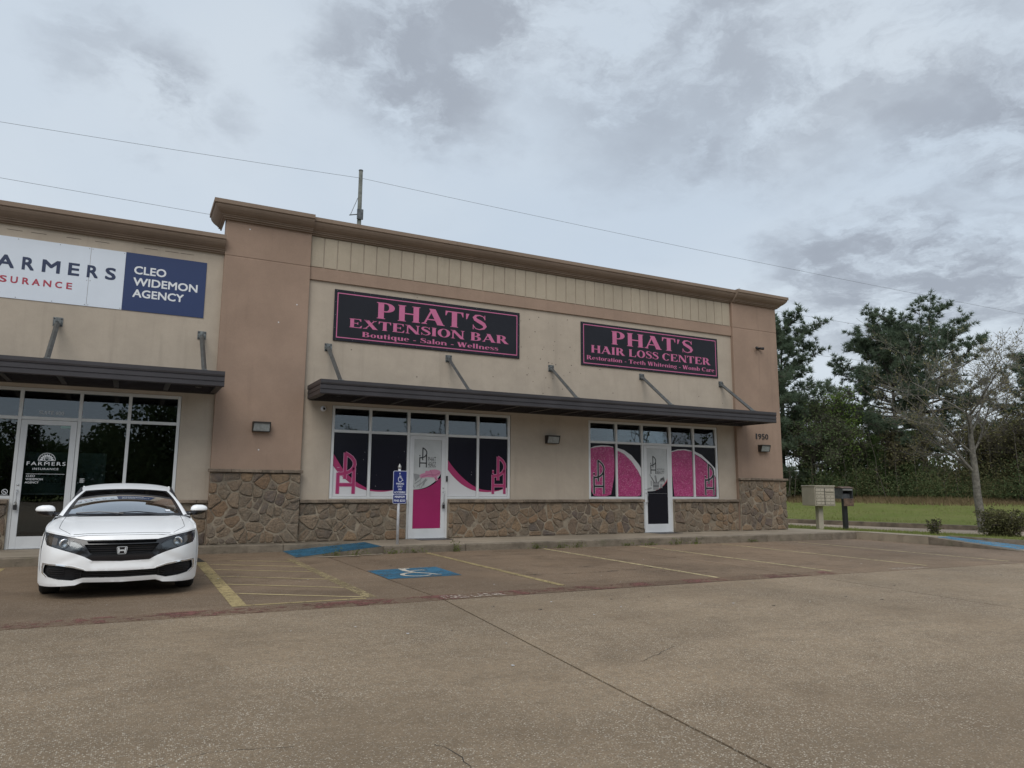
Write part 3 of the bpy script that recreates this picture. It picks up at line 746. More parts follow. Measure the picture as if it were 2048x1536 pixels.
# side, back and roof
bx('side_wall', 17.9, 18.2, .285, 18.0, .02, 7.1, TAN, bld); bx('back_wall', XL, 17.895, 17.7, 18.0, .02, 7.1, TAN, bld); bx('side_wall', XL-.3, XL-.005, 0, 18, .02, 6.4, TAN, bld)
bx('roof', XL, 17.895, .285, 17.695, 6.0, 6.15, mat('roof_membrane', (.3,.3,.29), .8), bld)
bx('parapet', 3.36, 3.6, .29, 17.6, 6.15, 7.1, TAN, bld)
# piers
def pier(x0, x1, name='pier'):
    # reveal joint at 6.32
    mb = MB().box(x0, x1, -.10, .27, .02, 6.305, .006); mb.box(x0+.006, x1-.006, -.092, .27, 6.30, 6.335); mb.box(x0, x1, -.10, .27, 6.33, 7.30, .006)
    return mb.build(name, BROWN, bld)
pier(1.51, 3.36); pier(16.32, 18.2)
# belt below the panelled frieze
MB().prof_x([(-.0,6.05),(-.045,6.055),(-.045,6.345),(0,6.36)], 3.365, 16.315).build('belt_course', BROWN, bld)
# frieze panels between fine grooves
for k in range(41):
    a = 3.375+.3155*k; b = a+.3155-.020
    o = MB().box(a, b, -.022, .0, 6.365, 7.085, .007).build('frieze_panel', TANP, bld)
# cornice: crown profile (projection, drop)
PR = [(.30,0),(.30,-.088),(.272,-.095),(.268,-.13),(.245,-.17),(.205,-.215),(.16,-.25),(.125,-.268),(.125,-.285),(.098,-.288),(.098,-.320),(.060,-.325),(.060,-.355),(.03,-.36)]
def cornice(x0, x1, ztop, yb, name='cornice', lret=False, rret=False, s=1.0):
    mb = MB(); n_ = len(PR)
    A = [(x0-(p*s if lret else 0), yb-p*s, ztop+d) for p, d in PR]; B = [(x1+(p*s if rret else 0), yb-p*s, ztop+d) for p, d in PR]
    mb.add(A+B, [(i, i+1, n_+i+1, n_+i) for i in range(n_-1)])
    Lb = [(A[0][0], yb+.5, ztop), A[0], B[0], (B[0][0], yb+.5, ztop)]
    if lret: Lb[0] = (x0-.3*s, yb+.8, ztop)
    mb.add(Lb, [(0,1,2,3)])
    if lret: mb.add([(q[0], yb+.8, q[2]) for q in A]+A, [(i, n_+i, n_+i+1, i+1)[::-1] for i in range(n_-1)])
    else: mb.add(A+[(x0, yb+.02, ztop-.36), (x0, yb+.02, ztop)], [tuple(range(n_+1, -1, -1))])
    if rret: mb.add(B+[(q[0], 17.6, q[2]) for q in B], [(i, i+1, n_+i+1, n_+i) for i in range(n_-1)]); mb.add([(B[0][0], -.4, ztop), (B[0][0], 17.6, ztop), (x1-.2, 17.6, ztop), (x1-.2, -.4, ztop)], [(0,1,2,3)])
    else: mb.add(B+[(x1, yb+.02, ztop-.36), (x1, yb+.02, ztop)], [tuple(range(n_+2))])
    o = mb.build(name, CORN, bld); return o
cornice(1.51, 3.36, 7.47, -.10, lret=True); cornice(3.363, 16.315, 7.455, 0.0); cornice(16.32, 18.2, 7.47, -.10, rret=True)
cornice(XL, 1.505, 6.705, 0.0)
# tiny pale end caps and marks that show on the wall
for (x, z) in [(1.50,6.74),(2.0,6.98),(3.1,5.4),(2.72,4.95),(2.45,2.12)]:
    MB().lathe([(-.1005,.016),(-.103,.014),(-.104,0)], (x, 0, z), 'y', 10).build('wall_patch', PLAIN, bld)
mb = MB()
for _ in range(60):
    x, z = (random.uniform(8.9,10.6), random.uniform(3.9,5.9)) if random.random() < .6 else (random.uniform(3.6,16), random.uniform(3.7,6)); s = random.uniform(.004,.013)
    mb.box(x-s, x+s, -.003, -.0005, z-s, z+s)
for x in (-2.3,-1.9,-1.3,-.8,.1,.5,.8):
    mb.box(x-.16, x+.1, -.003, -.0005, 6.24, 6.248)
tag(mb.build('wall_specks', BARK, bld), kind='stuff')

# ------------------------------------------------------------------ stone base
def clip_half(poly, px, pz, nx, nz):
    res = []
    for i in range(len(poly)):
        a, b = poly[i], poly[(i+1) % len(poly)]; da = (a[0]-px)*nx+(a[1]-pz)*nz; db = (b[0]-px)*nx+(b[1]-pz)*nz
        if da <= 0: res.append(a)
        if (da < 0) != (db < 0) and da != db:
            t = da/(da-db); res.append((a[0]+t*(b[0]-a[0]), a[1]+t*(b[1]-a[1])))
    return res
def cells(x0, x1, z0, z1, area, stretch=1.0):
    n_ = max(3, int((x1-x0)*(z1-z0)/area)); pts = []
    while len(pts) < n_:
        best = None; bd = -1
        for _ in range(random.choice((1,2,2,3))):
            c = (random.uniform(x0, x1), random.uniform(z0, z1)); d = min([math.hypot((c[0]-p[0]), (c[1]-p[1])) for p in pts] or [9])
            if d > bd: best, bd = c, d
        pts.append(best)
    res = []
    wts = [random.uniform(-.008, .013) for _ in pts]
    for i, p in enumerate(pts):
        poly = [(x0,z0),(x1,z0),(x1,z1),(x0,z1)]
        for j, q in enumerate(pts):
            if i == j: continue
            dx, dz = q[0]-p[0], q[1]-p[1]; d = math.hypot(dx, dz)
            if d > 1.3: continue
            t = .5+(wts[i]-wts[j])/(2*d*d); t = max(.15, min(.85, t))
            poly = clip_half(poly, p[0]+dx*t, p[1]+dz*t, dx/d, dz/d)
            if len(poly) < 3: break
        if len(poly) > 2: res.append(poly)
    return res
def stone_mesh(poly, y, gap=.0055, depth=.045, side=None):
    k = len(poly); area = sum(poly[i][0]*poly[(i+1) % k][1]-poly[(i+1) % k][0]*poly[i][1] for i in range(k))/2
    if area < 0: poly = poly[::-1]
    if abs(area) < .0012: return None
    for i in range(k):                        # inset for the mortar joint
        a, b = poly[i], poly[(i+1) % k]
    src = poly; q = list(poly)
    for i in range(k):
        a, b = src[i], src[(i+1) % k]; L = math.hypot(b[0]-a[0], b[1]-a[1])
        if L < 1e-5: continue
        nx, nz = (b[1]-a[1])/L, -(b[0]-a[0])/L
        g = gap*random.uniform(.8, 1.5); q = clip_half(q, a[0]-nx*g, a[1]-nz*g, nx, nz)
        if len(q) < 3: return None
    # cut and wobble the corners
    r = []
    for i in range(len(q)):
        a, b = q[i], q[(i+1) % len(q)]; L = math.hypot(b[0]-a[0], b[1]-a[1])
        if L < .012: r.append(((a[0]+b[0])/2, (a[1]+b[1])/2)); continue
        t = min(.32, .03/L)
        r.append((a[0]+(b[0]-a[0])*t, a[1]+(b[1]-a[1])*t))
        if L > .16: r.append(((a[0]+b[0])/2-(b[1]-a[1])/L*random.uniform(-.002,.012), (a[1]+b[1])/2+(b[0]-a[0])/L*random.uniform(-.002,.012)))
        r.append((b[0]-(b[0]-a[0])*t, b[1]-(b[1]-a[1])*t))
    cx = sum(p[0] for p in r)/len(r); cz = sum(p[1] for p in r)/len(r); n_ = len(r)
    depth *= random.uniform(.65, 1.35); tx, tz = random.uniform(-.10,.10), random.uniform(-.12,.12)
    vs = [(p[0], y, p[1]) for p in r]
    for s, dd in ((.965, .55), (.86, .90), (.45, 1.0)):
        for p in r:
            ox, oz = cx+(p[0]-cx)*s, cz+(p[1]-cz)*s
            vs.append((ox, y-depth*dd-(ox-cx)*tx-(oz-cz)*tz+random.uniform(-.0035,.0035)*(s < .96), oz))
    fs = [(l*n_+i, l*n_+(i+1) % n_, (l+1)*n_+(i+1) % n_, (l+1)*n_+i) for l in range(3) for i in range(n_)]
    fs.append(tuple(3*n_+i for i in range(n_)))
    return vs, fs
nst = 0
def stone_panel(x0, x1, z0, z1, y, area):
    global nst
    for poly in cells(x0, x1, z0, z1, area):
        r = stone_mesh(poly, y)
        if r: o = obj('stone', r[0], r[1], STONE, bld, smooth=False); nst += 1
def stone_side(ya, yb, z0, z1, x, area):       # faces +x
    global nst
    for poly in cells(ya, yb, z0, z1, area):
        r = stone_mesh(poly, 0)
        if r:
            vs = [(x-p[1], p[0], p[2]) for p in r[0]]
            obj('stone', vs, r[1], STONE, bld); nst += 1
random.seed(21)
zb = .155
bx('mortar_bed', 1.515, 3.355, -.146, -.1005, zb, 1.62, STONEB, bld); bx('mortar_bed', 16.325, 18.22, -.146, -.1005, zb, 1.62, STONEB, bld)
for a, b in ((3.365,5.855),(6.915,12.795),(13.875,16.315),(.0,1.505),(-.895,.0),(-14.9,-1.955)): bx('mortar_bed', a, b, -.046, -.0005, zb, .985, STONEB, bld)
bx('mortar_bed', 18.205, 18.243, -.12, 6.0, zb, 1.62, STONEB, bld)
stone_panel(1.50, 3.37, zb, 1.625, -.125, .046)
stone_panel(3.37, 5.85, zb, .985, -.025, .044); stone_panel(6.92, 12.79, zb, .985, -.025, .050); stone_panel(13.88, 16.31, zb, .985, -.025, .050)
stone_panel(16.33, 18.25, zb, 1.625, -.125, .050); stone_panel(-.89, 1.50, zb, .985, -.025, .085); stone_panel(-3.2, -1.96, zb, .985, -.025, .075)
stone_side(-.12, 2.2, zb, 1.625, 18.225, .10)
def caps(x0, x1, y0, z0, z1):
    x = x0
    while x < x1-.02:
        w = random.uniform(.42, .62); e = min(x1, x+w)
        if x1-e < .15: e = x1
        MB().box(x+.003, e-.003, y0+random.uniform(-.006,.006), .005 if y0 > -.15 else -.095, z0+random.uniform(0,.006), z1+random.uniform(-.003,.003), .007).build('cap_stone', CAPM, bld)
        x = e
for a, b in ((3.37,5.85),(6.92,12.79),(13.88,16.31),(-.89,1.50),(-14.9,-1.96)): caps(a, b, -.115, .99, 1.062)
caps(1.46, 3.40, -.215, 1.63, 1.70); caps(16.28, 18.29, -.215, 1.63, 1.70)
bx('cap_stone', 18.205, 18.30, -.09, 6.0, 1.63, 1.70, CAPM, bld, .006)
bx('footing', XL, 18.205, -.0995+.06, -.0008, .02, .152, KERB, bld)

# ------------------------------------------------------------------ shopfronts
YG = .055
def shopfront(xm, door, x_extra=None):
    """xm: mullion centre lines left to right; door: index of the door bay"""
    w = .030
    sf = MB()
    fr = MB(); za, zb_, zt0, zt1, z1 = 1.08, 1.135, 2.575, 2.635, 3.185
    L, R = xm[0]-w, xm[-1]+w
    dl, dr = xm[door]+w, xm[door+1]-w
    # mullions
    for i, x in enumerate(xm):
        lo = .15 if i in (door, door+1) else 1.08
        fr.box(x-w, x+w, .012, .11, lo, 3.185, .003)
    for i in range(len(xm)-1):
        a, b = xm[i]+w+.001, xm[i+1]-w-.001
        fr.box(a, b, .014, .105, 3.125, 3.185)
        fr.box(a, b, .014, .105, zt0, zt1)
        if i != door: fr.box(a, b, .010, .105, 1.08, 1.135)
    f = fr.build('shopfront_frame', FRAME, bld)
    for i in range(len(xm)-1):
        a, b = xm[i]+w+.0005, xm[i+1]-w-.0005
        bx('pane', a, b, YG, YG+.006, zt1+.0005, 3.1245, GLASS, f) if False else MB().add([(a,YG,zt1+.0005),(b,YG,zt1+.0005),(b,YG+.026,3.1245),(a,YG+.026,3.1245),(a,YG+.006,zt1+.0005),(b,YG+.006,zt1+.0005),(b,YG+.032,3.1245),(a,YG+.032,3.1245)],[(0,1,2,3),(5,4,7,6),(0,4,5,1),(2,6,7,3),(1,5,6,2),(0,3,7,4)]).build('pane', GLASS, f)  # transom panes leaned back on purpose, so their tops mirror the dark awning
        if i != door: bx('pane', a, b, YG, YG+.006, 1.1355, zt0-.0005, GLASS, f)
    return f
def door(xa, xb, hinge_left=True, handle='pull'):
    d = MB(); st, y0, y1 = .105, .004, .048; z0, z1 = .165, 2.568
    d.box(xa, xa+st, y0, y1, z0, z1, .003); d.box(xb-st, xb, y0, y1, z0, z1, .003)
    d.box(xa+st+.0005, xb-st-.0005, y0+.001, y1, z1-.085, z1); d.box(xa+st+.0005, xb-st-.0005, y0+.001, y1, z0, z0+.22)
    o = d.build('door', DOORF, bld)
    bx('pane', xa+st, xb-st, .024, .030, z0+.2205, z1-.0855, GLASS, o)
    hx = xb-.05 if hinge_left else xa+.05
    hd = MB()
    s = -1 if hinge_left else 1
    hd.tube([(hx, .004, 1.24), (hx, -.06, 1.24), (hx+.005*s, -.075, 1.225), (hx+.005*s, -.075, .99), (hx, -.06, .97), (hx, .004, .97)], .011, 8)
    hd.build('handle', HANDLE, o, True)
    MB().lathe([(0, .018), (-.012, .018), (-.014, .0)], (hx, .004, 1.34), 'y', 14).build('lock', HANDLE, o, True)
    MB().box(xa-.02, xb+.02, -.03, .05, .150, .163, .003).build('threshold', HANDLE, o)
    return o
sf7 = shopfront([4.07, 4.945, 5.89, 6.88, 7.72, 8.59], 2); d7 = door(5.925, 6.845, True)
sf8 = shopfront([11.05, 11.945, 12.83, 13.84, 14.71, 15.59], 2); d8 = door(12.865, 13.805, False)
sf6 = shopfront([-5.6, -4.7, -3.8, -2.87, -1.92, -.93, -.07, .84], 4); d6 = door(-1.885, -.965, False)
# padlock / key box on doors 7 and 6
for dd, x, z in ((d7, 6.79, .905), (d6, -1.84, .93)):
    MB().box(x-.03, x+.03, -.075, -.035, z-.055, z+.04, .008).tube([(x-.018,-.055,z+.04),(x-.018,-.055,z+.08),(x,-.055,z+.095),(x+.018,-.055,z+.08),(x+.018,-.055,z+.04)], .005, 6).build('key_box', BLACK, dd)
# shop interiors behind the glass
def room(x0, x1, y1=6.0, z0=.15, z1=3.3, m=DARK):
    mb = MB(); mb.add([(x0,.30,z0),(x1,.30,z0),(x1,y1,z0),(x0,y1,z0),(x0,.30,z1),(x1,.30,z1),(x1,y1,z1),(x0,y1,z1)], [(0,1,2,3),(7,6,5,4),(2,6,7,3),(0,3,7,4),(1,5,6,2)])
    return mb.build('interior', m, bld)
room(-6.7, 1.3); room(3.6, 9.6); room(10.2, 16.1)
# ------------------------------------------------------------------ films on the shop windows
def film(polys, m, y, name, parent): return flat(polys, y, name, m, parent)
def rect(a, b, c, d): return [(a,c),(b,c),(b,d),(a,d)]
YF = .050
P7 = [(4.10,4.915),(4.975,5.86),(6.91,7.69),(7.75,8.56)]
# black field with a magenta wave over a white foot
for (a, b) in P7: film([rect(a+.004, b-.004, 1.14, 2.57)], PLAIN, YF, 'window_film', sf7)
WU = [[(4.102,2.099),(4.233,1.904),(4.353,1.73),(4.588,1.513),(4.798,1.382),(5.01,1.29),(5.291,1.269),(5.528,1.279),(5.864,1.322)],
      [(6.899,2.047),(7.058,1.849),(7.271,1.639),(7.484,1.475),(7.699,1.358),(7.86,1.306),(8.132,1.283),(8.351,1.302),(8.573,1.364)]]
WL = [[(4.103,1.824),(4.22,1.684),(4.36,1.554),(4.593,1.385),(4.802,1.298),(5.011,1.254),(5.292,1.24),(5.528,1.27),(5.864,1.318)],
      [(6.904,1.799),(7.062,1.624),(7.274,1.449),(7.487,1.332),(7.7,1.267),(7.969,1.244),(8.132,1.25),(8.351,1.285),(8.573,1.364)]]
def interp(P, x):
    if x <= P[0][0]: return P[0][1]
    for i in range(len(P)-1):
        if x <= P[i+1][0]:
            # catmull-rom in x for a smooth curve
            p1, p2 = P[i], P[i+1]; p0 = P[max(i-1,0)]; p3 = P[min(i+2,len(P)-1)]
            t = (x-p1[0])/(p2[0]-p1[0]); m1 = (p2[1]-p0[1])/max(1e-6,p2[0]-p0[0])*(p2[0]-p1[0]); m2 = (p3[1]-p1[1])/max(1e-6,p3[0]-p1[0])*(p2[0]-p1[0])
            return (2*t**3-3*t*t+1)*p1[1]+(t**3-2*t*t+t)*m1+(-2*t**3+3*t*t)*p2[1]+(t**3-t*t)*m2
    return P[-1][1]
for i, (a, b) in enumerate(P7):
    U, L = WU[i//2], WL[i//2]; xs = np.linspace(a+.005, b-.005, 18)
    film([[(x, interp(U, x)) for x in xs]+[(b-.005,2.57),(a+.005,2.57)]], FILM_BLACK, YF-.0012, 'window_film', sf7)
    film([[(xs[k], interp(L, xs[k])), (xs[k+1], interp(L, xs[k+1])), (xs[k+1], interp(U, xs[k+1])), (xs[k], interp(U, xs[k]))] for k in range(17)], FILM_PNK, YF-.0024, 'window_wave', sf7)
def logo(x0, x1, z0, z1, y, m, parent, outline=None, w=.115, name='logo'):
    """interlaced P and H monogram in a box"""
    sx, sz = x1-x0, z1-z0
    T = lambda p: (x0+p[0]*sx, z1-p[1]*sz)
    def ribbon(ww):
        S = []; k = ww*sx
        cur = [(.42,.015),(.60,.06),(.78,.12),(.90,.20),(.93,.28),(.88,.36),(.76,.43),(.60,.48),(.40,.51),(.22,.52),(.09,.515)]
        S += stroke([T(p) for p in cur], k)
        S += stroke([T(p) for p in [(.44,.0),(.44,.64)]], k)
        S += stroke([T(p) for p in [(.09,.49),(.09,1.0)]], k)
        S += stroke([T(p) for p in [(.90,.36),(.90,1.0)]], k)
        S += stroke([T(p) for p in [(.09,.78),(.90,.78)]], k)
        S += stroke([T(p) for p in [(.03,.415),(.155,.415)]], k*1.15)
        return S
    if outline is not None:
        flat(ribbon(w+.055), y, name+'_outline', outline, parent, .0002); y -= .0024
    return flat(ribbon(w), y, name, m, parent, .0002)
logo(4.19, 4.64, 1.19, 2.12, YF-.0045, FILM_PNK, sf7, mat('logo_edge', (.52,.24,.36), .4), .15)
logo(8.12, 8.52, 1.20, 2.13, YF-.0045, FILM_PNK, sf7, MATS['logo_edge'], .15)
# suite 800: glitter discs with pale rims on black
P8 = [(11.08,11.915),(11.975,12.80),(13.87,14.68),(14.74,15.56)]
for (a, b) in P8: film([rect(a+.004, b-.004, 1.14, 2.57)], FILM_BLACK2, YF, 'window_film', sf8)
pA=[(11.085,2.405),(11.109,2.428),(11.264,2.462),(11.482,2.489),(11.725,2.493),(11.86,2.471),(11.882,2.321),(11.892,1.961),(11.869,1.661),(11.803,1.363),(11.763,1.195),(11.581,1.142),(11.341,1.145),(11.199,1.165),(11.118,1.281),(11.085,1.6)]
aA=[(11.085,2.43),(11.241,2.491),(11.458,2.518),(11.677,2.516),(11.848,2.497),(11.86,2.471),(11.725,2.493),(11.482,2.489),(11.264,2.462),(11.109,2.428),(11.085,2.41)]
pB=[(11.98,2.40),(12.007,2.395),(12.217,2.31),(12.463,2.114),(12.685,1.855),(12.79,1.65),(12.79,1.30),(12.77,1.178),(12.642,1.142),(11.98,1.145)]
aB=[(11.98,2.47),(12.008,2.462),(12.219,2.412),(12.467,2.277),(12.715,2.038),(12.795,1.93),(12.795,1.66),(12.685,1.855),(12.463,2.114),(12.217,2.31),(11.98,2.40)]
pC=[(13.88,2.395),(13.92,2.41),(14.125,2.458),(14.372,2.476),(14.66,2.445),(14.672,2.017),(14.675,1.161),(14.539,1.145),(14.131,1.15),(13.969,1.145),(13.90,1.793)]
aC=[(13.88,2.42),(13.907,2.431),(14.126,2.49),(14.428,2.504),(14.662,2.464),(14.67,2.443),(14.372,2.476),(14.125,2.458),(13.88,2.40)]
pD=[(14.745,2.38),(14.783,2.36),(15.004,2.259),(15.224,2.113),(15.414,1.902),(15.535,1.688),(15.555,1.603),(15.522,1.162),(15.264,1.142),(14.745,1.151)]
aD=[(14.745,2.46),(14.787,2.446),(15.036,2.356),(15.311,2.159),(15.55,1.96),(15.555,1.70),(15.415,1.934),(15.225,2.146),(15.005,2.28),(14.745,2.39)]
for P_, A__ in ((pA,aA),(pB,aB),(pC,aC),(pD,aD)):
    film([P_], GLIT, YF-.0012, 'window_film', sf8); film([A__], PLAIN, YF-.0024, 'window_rim', sf8)
logo(11.17, 11.56, 1.21, 2.12, YF-.0040, LOGOB, sf8, PLAIN, .13); logo(15.11, 15.50, 1.18, 2.10, YF-.0040, LOGOB, sf8, PLAIN, .13)
# door 700 film
gx0, gx1, gz0, gz1 = 6.032, 6.738, .388, 2.48
D7 = lambda u, v: (gx0+u*(gx1-gx0), gz1-v*(gz1-gz0))
DWH = mat('door_film_white', (.46, .475, .475), .3, var=.12, vscale=1.2); GREYA = mat('art_grey', (.24, .245, .25), .4); GREYP = mat('art_pale', (.40, .40, .40), .4); PINKA = mat('art_pink', (.50, .20, .31), .4)
PINKD = mat('art_pink_dark', (.38, .12, .22), .4); REDA = mat('art_red', (.40, .03, .06), .4)
cv_ = [(0,.567),(.15,.566),(.3,.562),(.45,.550),(.6,.530),(.75,.50),(.88,.468),(1,.425)]
cb_ = [(0,.567),(.15,.564),(.3,.556),(.45,.541),(.6,.517),(.75,.482),(.88,.440),(1,.385)]
film([rect(gx0, gx1, gz0, gz1)], DWH, .0225, 'door_film', d7)
film([[D7(*p) for p in cb_]+[D7(1,1),D7(0,1)]], FILM_BLACK2, .0213, 'door_film', d7)
film([[D7(*p) for p in cv_]+[D7(1,1),D7(0,1)]], FILM_MAG, .0201, 'door_film', d7)
film([rect(gx0, gx1, D7(0,.604)[1], D7(0,.604)[1]+.004)], FILM_PNK, .0190, 'door_film_seam', d7)
film([[D7(*p) for p in q] for q in [[(.0,.385),(.22,.398),(.22,.428),(.07,.478)],[(.33,.50),(.42,.445),(.47,.45),(.38,.525)]]], GREYA, .0205, 'artwork', d7)
film([[D7(*p) for p in q] for q in ([[(.22,.405),(.28,.39),(.42,.378),(.42,.362),(.46,.352),(.53,.357),(.62,.342),(.78,.335),(.92,.345),(.985,.362),(.96,.395),(.86,.418),(.72,.428),(.5,.424),(.26,.44)],[(.74,.425),(.85,.418),(.91,.455),(.82,.472)]])], PINKA, .0200, 'artwork', d7)
film([[D7(*p) for p in q] for q in (stroke([(.30,.418),(.55,.398),(.80,.40),(.95,.372)], .012)+stroke([(.60,.345),(.66,.38),(.72,.42)], .012)+stroke([(.78,.43),(.86,.462)], .014))], PINKD, .0195, 'artwork', d7)
film([[D7(*p) for p in q] for q in (stroke([(.05,.50),(.2,.47),(.32,.43)], .012)+stroke([(.12,.53),(.28,.50),(.46,.44)], .012)+stroke([(.0,.52),(.06,.55)], .01)+stroke([(.27,.555),(.36,.50),(.5,.45)], .014)+stroke([(.22,.545),(.26,.46)], .012))], GREYA, .0194, 'artwork', d7)
logo(6.165, 6.375, 1.82, 2.295, .0200, LOGOB, d7, None, .13)
text('lettering', 'PHAT', 6.395, 6.60, 1.965, 2.075, .0200, LOGOB, d7, -.008); text('lettering', 'HEADZ', 6.395, 6.60, 1.845, 1.950, .0200, LOGOB, d7, -.008)
text('lettering', 'ESSENTIALS', 6.395, 6.60, 1.818, 1.832, .0200, LOGOB, d7)
text('suite_number', '700', 6.30, 6.50, 2.385, 2.445, .0200, mat('etched', (.53,.54,.54), .3), d7)
# door 800 film
ex0, ex1 = 12.972, 13.698
D8 = lambda u, v: (ex0+u*(ex1-ex0), gz1-v*(gz1-gz0))
kb_ = [(0,.572),(.2,.570),(.38,.562),(.55,.546),(.72,.518),(.86,.482),(1,.43)]
kr_ = [(.42,.556),(.58,.535),(.72,.508),(.86,.468),(.95,.432),(1,.395)]
film([rect(ex0, ex1, gz0, gz1)], DWH, .0225, 'door_film', d8)
film([[D8(*p) for p in [(.42,.56)]+kr_]+[D8(1,.46),D8(.42,.60)]], REDA, .0213, 'door_film', d8)
film([[D8(*p) for p in kb_]+[D8(1,1),D8(0,1)]], FILM_BLACK2, .0201, 'door_film', d8)
film([rect(ex0, ex1, D8(0,.60)[1], D8(0,.60)[1]+.004)], GREYA, .0190, 'door_film_seam', d8)
ART = [[(.27,.45),(.60,.45),(.57,.545),(.30,.555)],[(.36,.362),(.44,.355),(.50,.45),(.42,.46)],[(.0,.535),(.2,.515),(.24,.535),(.0,.556)],[(.18,.43),(.23,.43),(.23,.50),(.18,.50)],[(.65,.47),(.75,.47),(.75,.525),(.62,.525)]]
film([[D8(*p) for p in q] for q in ART]+[[D8(*p) for p in q] for q in (stroke([(.14,.345),(.34,.455)], .026)+stroke([(.84,.375),(.54,.455)], .02)+stroke([(.66,.42),(.80,.415),(.86,.405)], .05)+stroke([(.80,.40),(.88,.455)], .03))], GREYA, .0195, 'artwork', d8)
film([[D8(*p) for p in q] for q in (stroke([(.30,.50),(.58,.50)], .012)+stroke([(.22,.38),(.38,.46)], .012)+stroke([(.44,.36),(.47,.45)], .014))], BLACK, .0185, 'artwork', d8)
logo(13.10, 13.315, 1.77, 2.275, .0200, LOGOB, d8, None, .13)
text('lettering', 'INSTITUTE OF', 13.335, 13.60, 1.875, 1.925, .0200, LOGOB, d8, -.008); text('lettering', 'BEAUTY', 13.335, 13.60, 1.77, 1.86, .0200, LOGOB, d8, -.006)
# suite 600 glass lettering
LW6 = mat('frosted_vinyl', (.55, .57, .58), .6)
text('suite_number', 'SUITE 600', -1.62, -1.21, 2.685, 2.755, YG-.0012, LW6, sf6)
LW = mat('white_vinyl', (.70, .72, .74), .5)
text('lettering', 'FARMERS', -1.735, -1.10, 1.708, 1.778, .0215, LW, d6, .005, 1.25); text('lettering', 'INSURANCE', -1.63, -1.21, 1.622, 1.662, .0215, LW, d6, .005, 1.2)
text('lettering', 'CLEO', -1.725, -1.585, 1.487, 1.527, .0215, LW, d6, .005); text('lettering', 'WIDEMON', -1.73, -1.45, 1.427, 1.466, .0215, LW, d6, .005); text('lettering', 'AGENCY', -1.735, -1.51, 1.367, 1.405, .0215, LW, d6, .005)
film([rect(-1.735, -1.10, 1.543, 1.549)], LW, .0215, 'lettering_rule', d6)
# sun and shield emblem
cx, cz, R_ = -1.416, 1.806, .140
S = stroke([(cx+R_*math.cos(a), cz+R_*.98*math.sin(a)) for a in np.linspace(0, math.pi, 22)], .010)+[rect(cx-R_-.005, cx+R_+.005, cz-.006, cz+.004)]
for k in range(9):
    a = math.pi*(k+.5)/9; c_, s_ = math.cos(a), math.sin(a)
    S.append([(cx+.055*c_, cz+.055*s_), (cx+.09*c_-.016*s_, cz+.09*s_+.016*c_), (cx+.125*c_, cz+.125*s_), (cx+.09*c_+.016*s_, cz+.09*s_-.016*c_)])
S.append([(cx-.045, cz+.05),(cx-.045,cz+.012),(cx,cz-.03),(cx+.045,cz+.012),(cx+.045,cz+.05)])
film(S, LW, .0215, 'emblem', d6)
film([[(cx-.032, cz+.040),(cx-.032,cz+.016),(cx,cz-.014),(cx+.032,cz+.016),(cx+.032,cz+.040)]], mat('emblem_dark', (.03,.045,.045), .5), .0200, 'emblem', d6)
# board standing inside suite 600 with dark lettering
brd = thing('display_board', 'greenish display board with dark FARMERS INSURANCE lettering inside the left shop', 'board', (-1.1, .4, .15))
bx('panel', -1.83, -.42, .40, .43, 1.19, 1.975, mat('board_green', (.24, .30, .27), .5), brd); bx('rail', -1.83, -.42, .385, .44, 1.15, 1.185, HANDLE, brd)
DKL = mat('board_letters', (.03, .035, .04), .5)
text('lettering', 'FARMERS', -1.64, -.74, 1.488, 1.585, .396, DKL, brd, .012, 1.25); text('lettering', 'INSURANCE', -1.50, -.72, 1.378, 1.428, .396, DKL, brd, .012, 1.2)
flat([[(-1.31,1.80),(-1.31,1.70),(-1.235,1.63),(-1.16,1.70),(-1.16,1.80),(-1.235,1.83)]], .396, 'emblem', DKL, brd)
# no smoking roundel and tiny notes on the left pane
flat(stroke([(-2.04+.045*math.cos(a), 1.21+.045*math.sin(a)) for a in np.linspace(0, 2*math.pi, 18)], .009)+stroke([(-2.07,1.24),(-2.01,1.18)], .009)+stroke([(-2.065,1.205),(-2.02,1.205)], .009)+[rect(-2.10,-1.985,1.148,1.154)], YG-.002, 'no_smoking_sticker', LW, sf6)
flat([rect(-.84,-.76,1.46-.03*k,1.468-.03*k) for k in range(3)]+[rect(-.84,-.78,1.448-.03*k,1.454-.03*k) for k in range(3)], YG-.002, 'opening_hours', LW, sf6)
flat([rect(-1.24, -.98, 2.43, 2.475)], .0215, 'door_sticker', mat('sticker_teal', (.25,.38,.36), .4), d6)

# ------------------------------------------------------------------ serif lettering built stroke by stroke
def bowl(cx, cy, rx, ry, a0, a1, wt=.2, wn=.055, k=16):
    wt *= 1.18; wn *= 1.25
    P = []; A = np.linspace(math.radians(a0), math.radians(a1), k)
    for i in range(k-1):
        q = []
        for a, inn in ((A[i],0),(A[i+1],0),(A[i+1],1),(A[i],1)):
            q.append((cx+(rx-(wt if inn else 0))*math.cos(a), cy+(ry-(wn if inn else 0))*math.sin(a)))
        P.append(q)
    return P
def V_(x, y0=0, y1=1, w=.2):
    w *= 1.18; return [[(x-w/2,y0),(x+w/2,y0),(x+w/2,y1),(x-w/2,y1)]]
def H_(x0, x1, y, w=.055):
    w *= 1.3; return [[(x0,y-w/2),(x1,y-w/2),(x1,y+w/2),(x0,y+w/2)]]
def S_(x, y, h=.17):                              # bracketed serif foot at y = 0, top or x-height
    s = 1 if y < .5 else -1; t = .04
    return [[(x-h,y),(x+h,y),(x+h,y+s*t),(x-h,y+s*t)], [(x-h*.75,y+s*t),(x+h*.75,y+s*t),(x+h*.5,y+s*.085),(x-h*.5,y+s*.085)]]
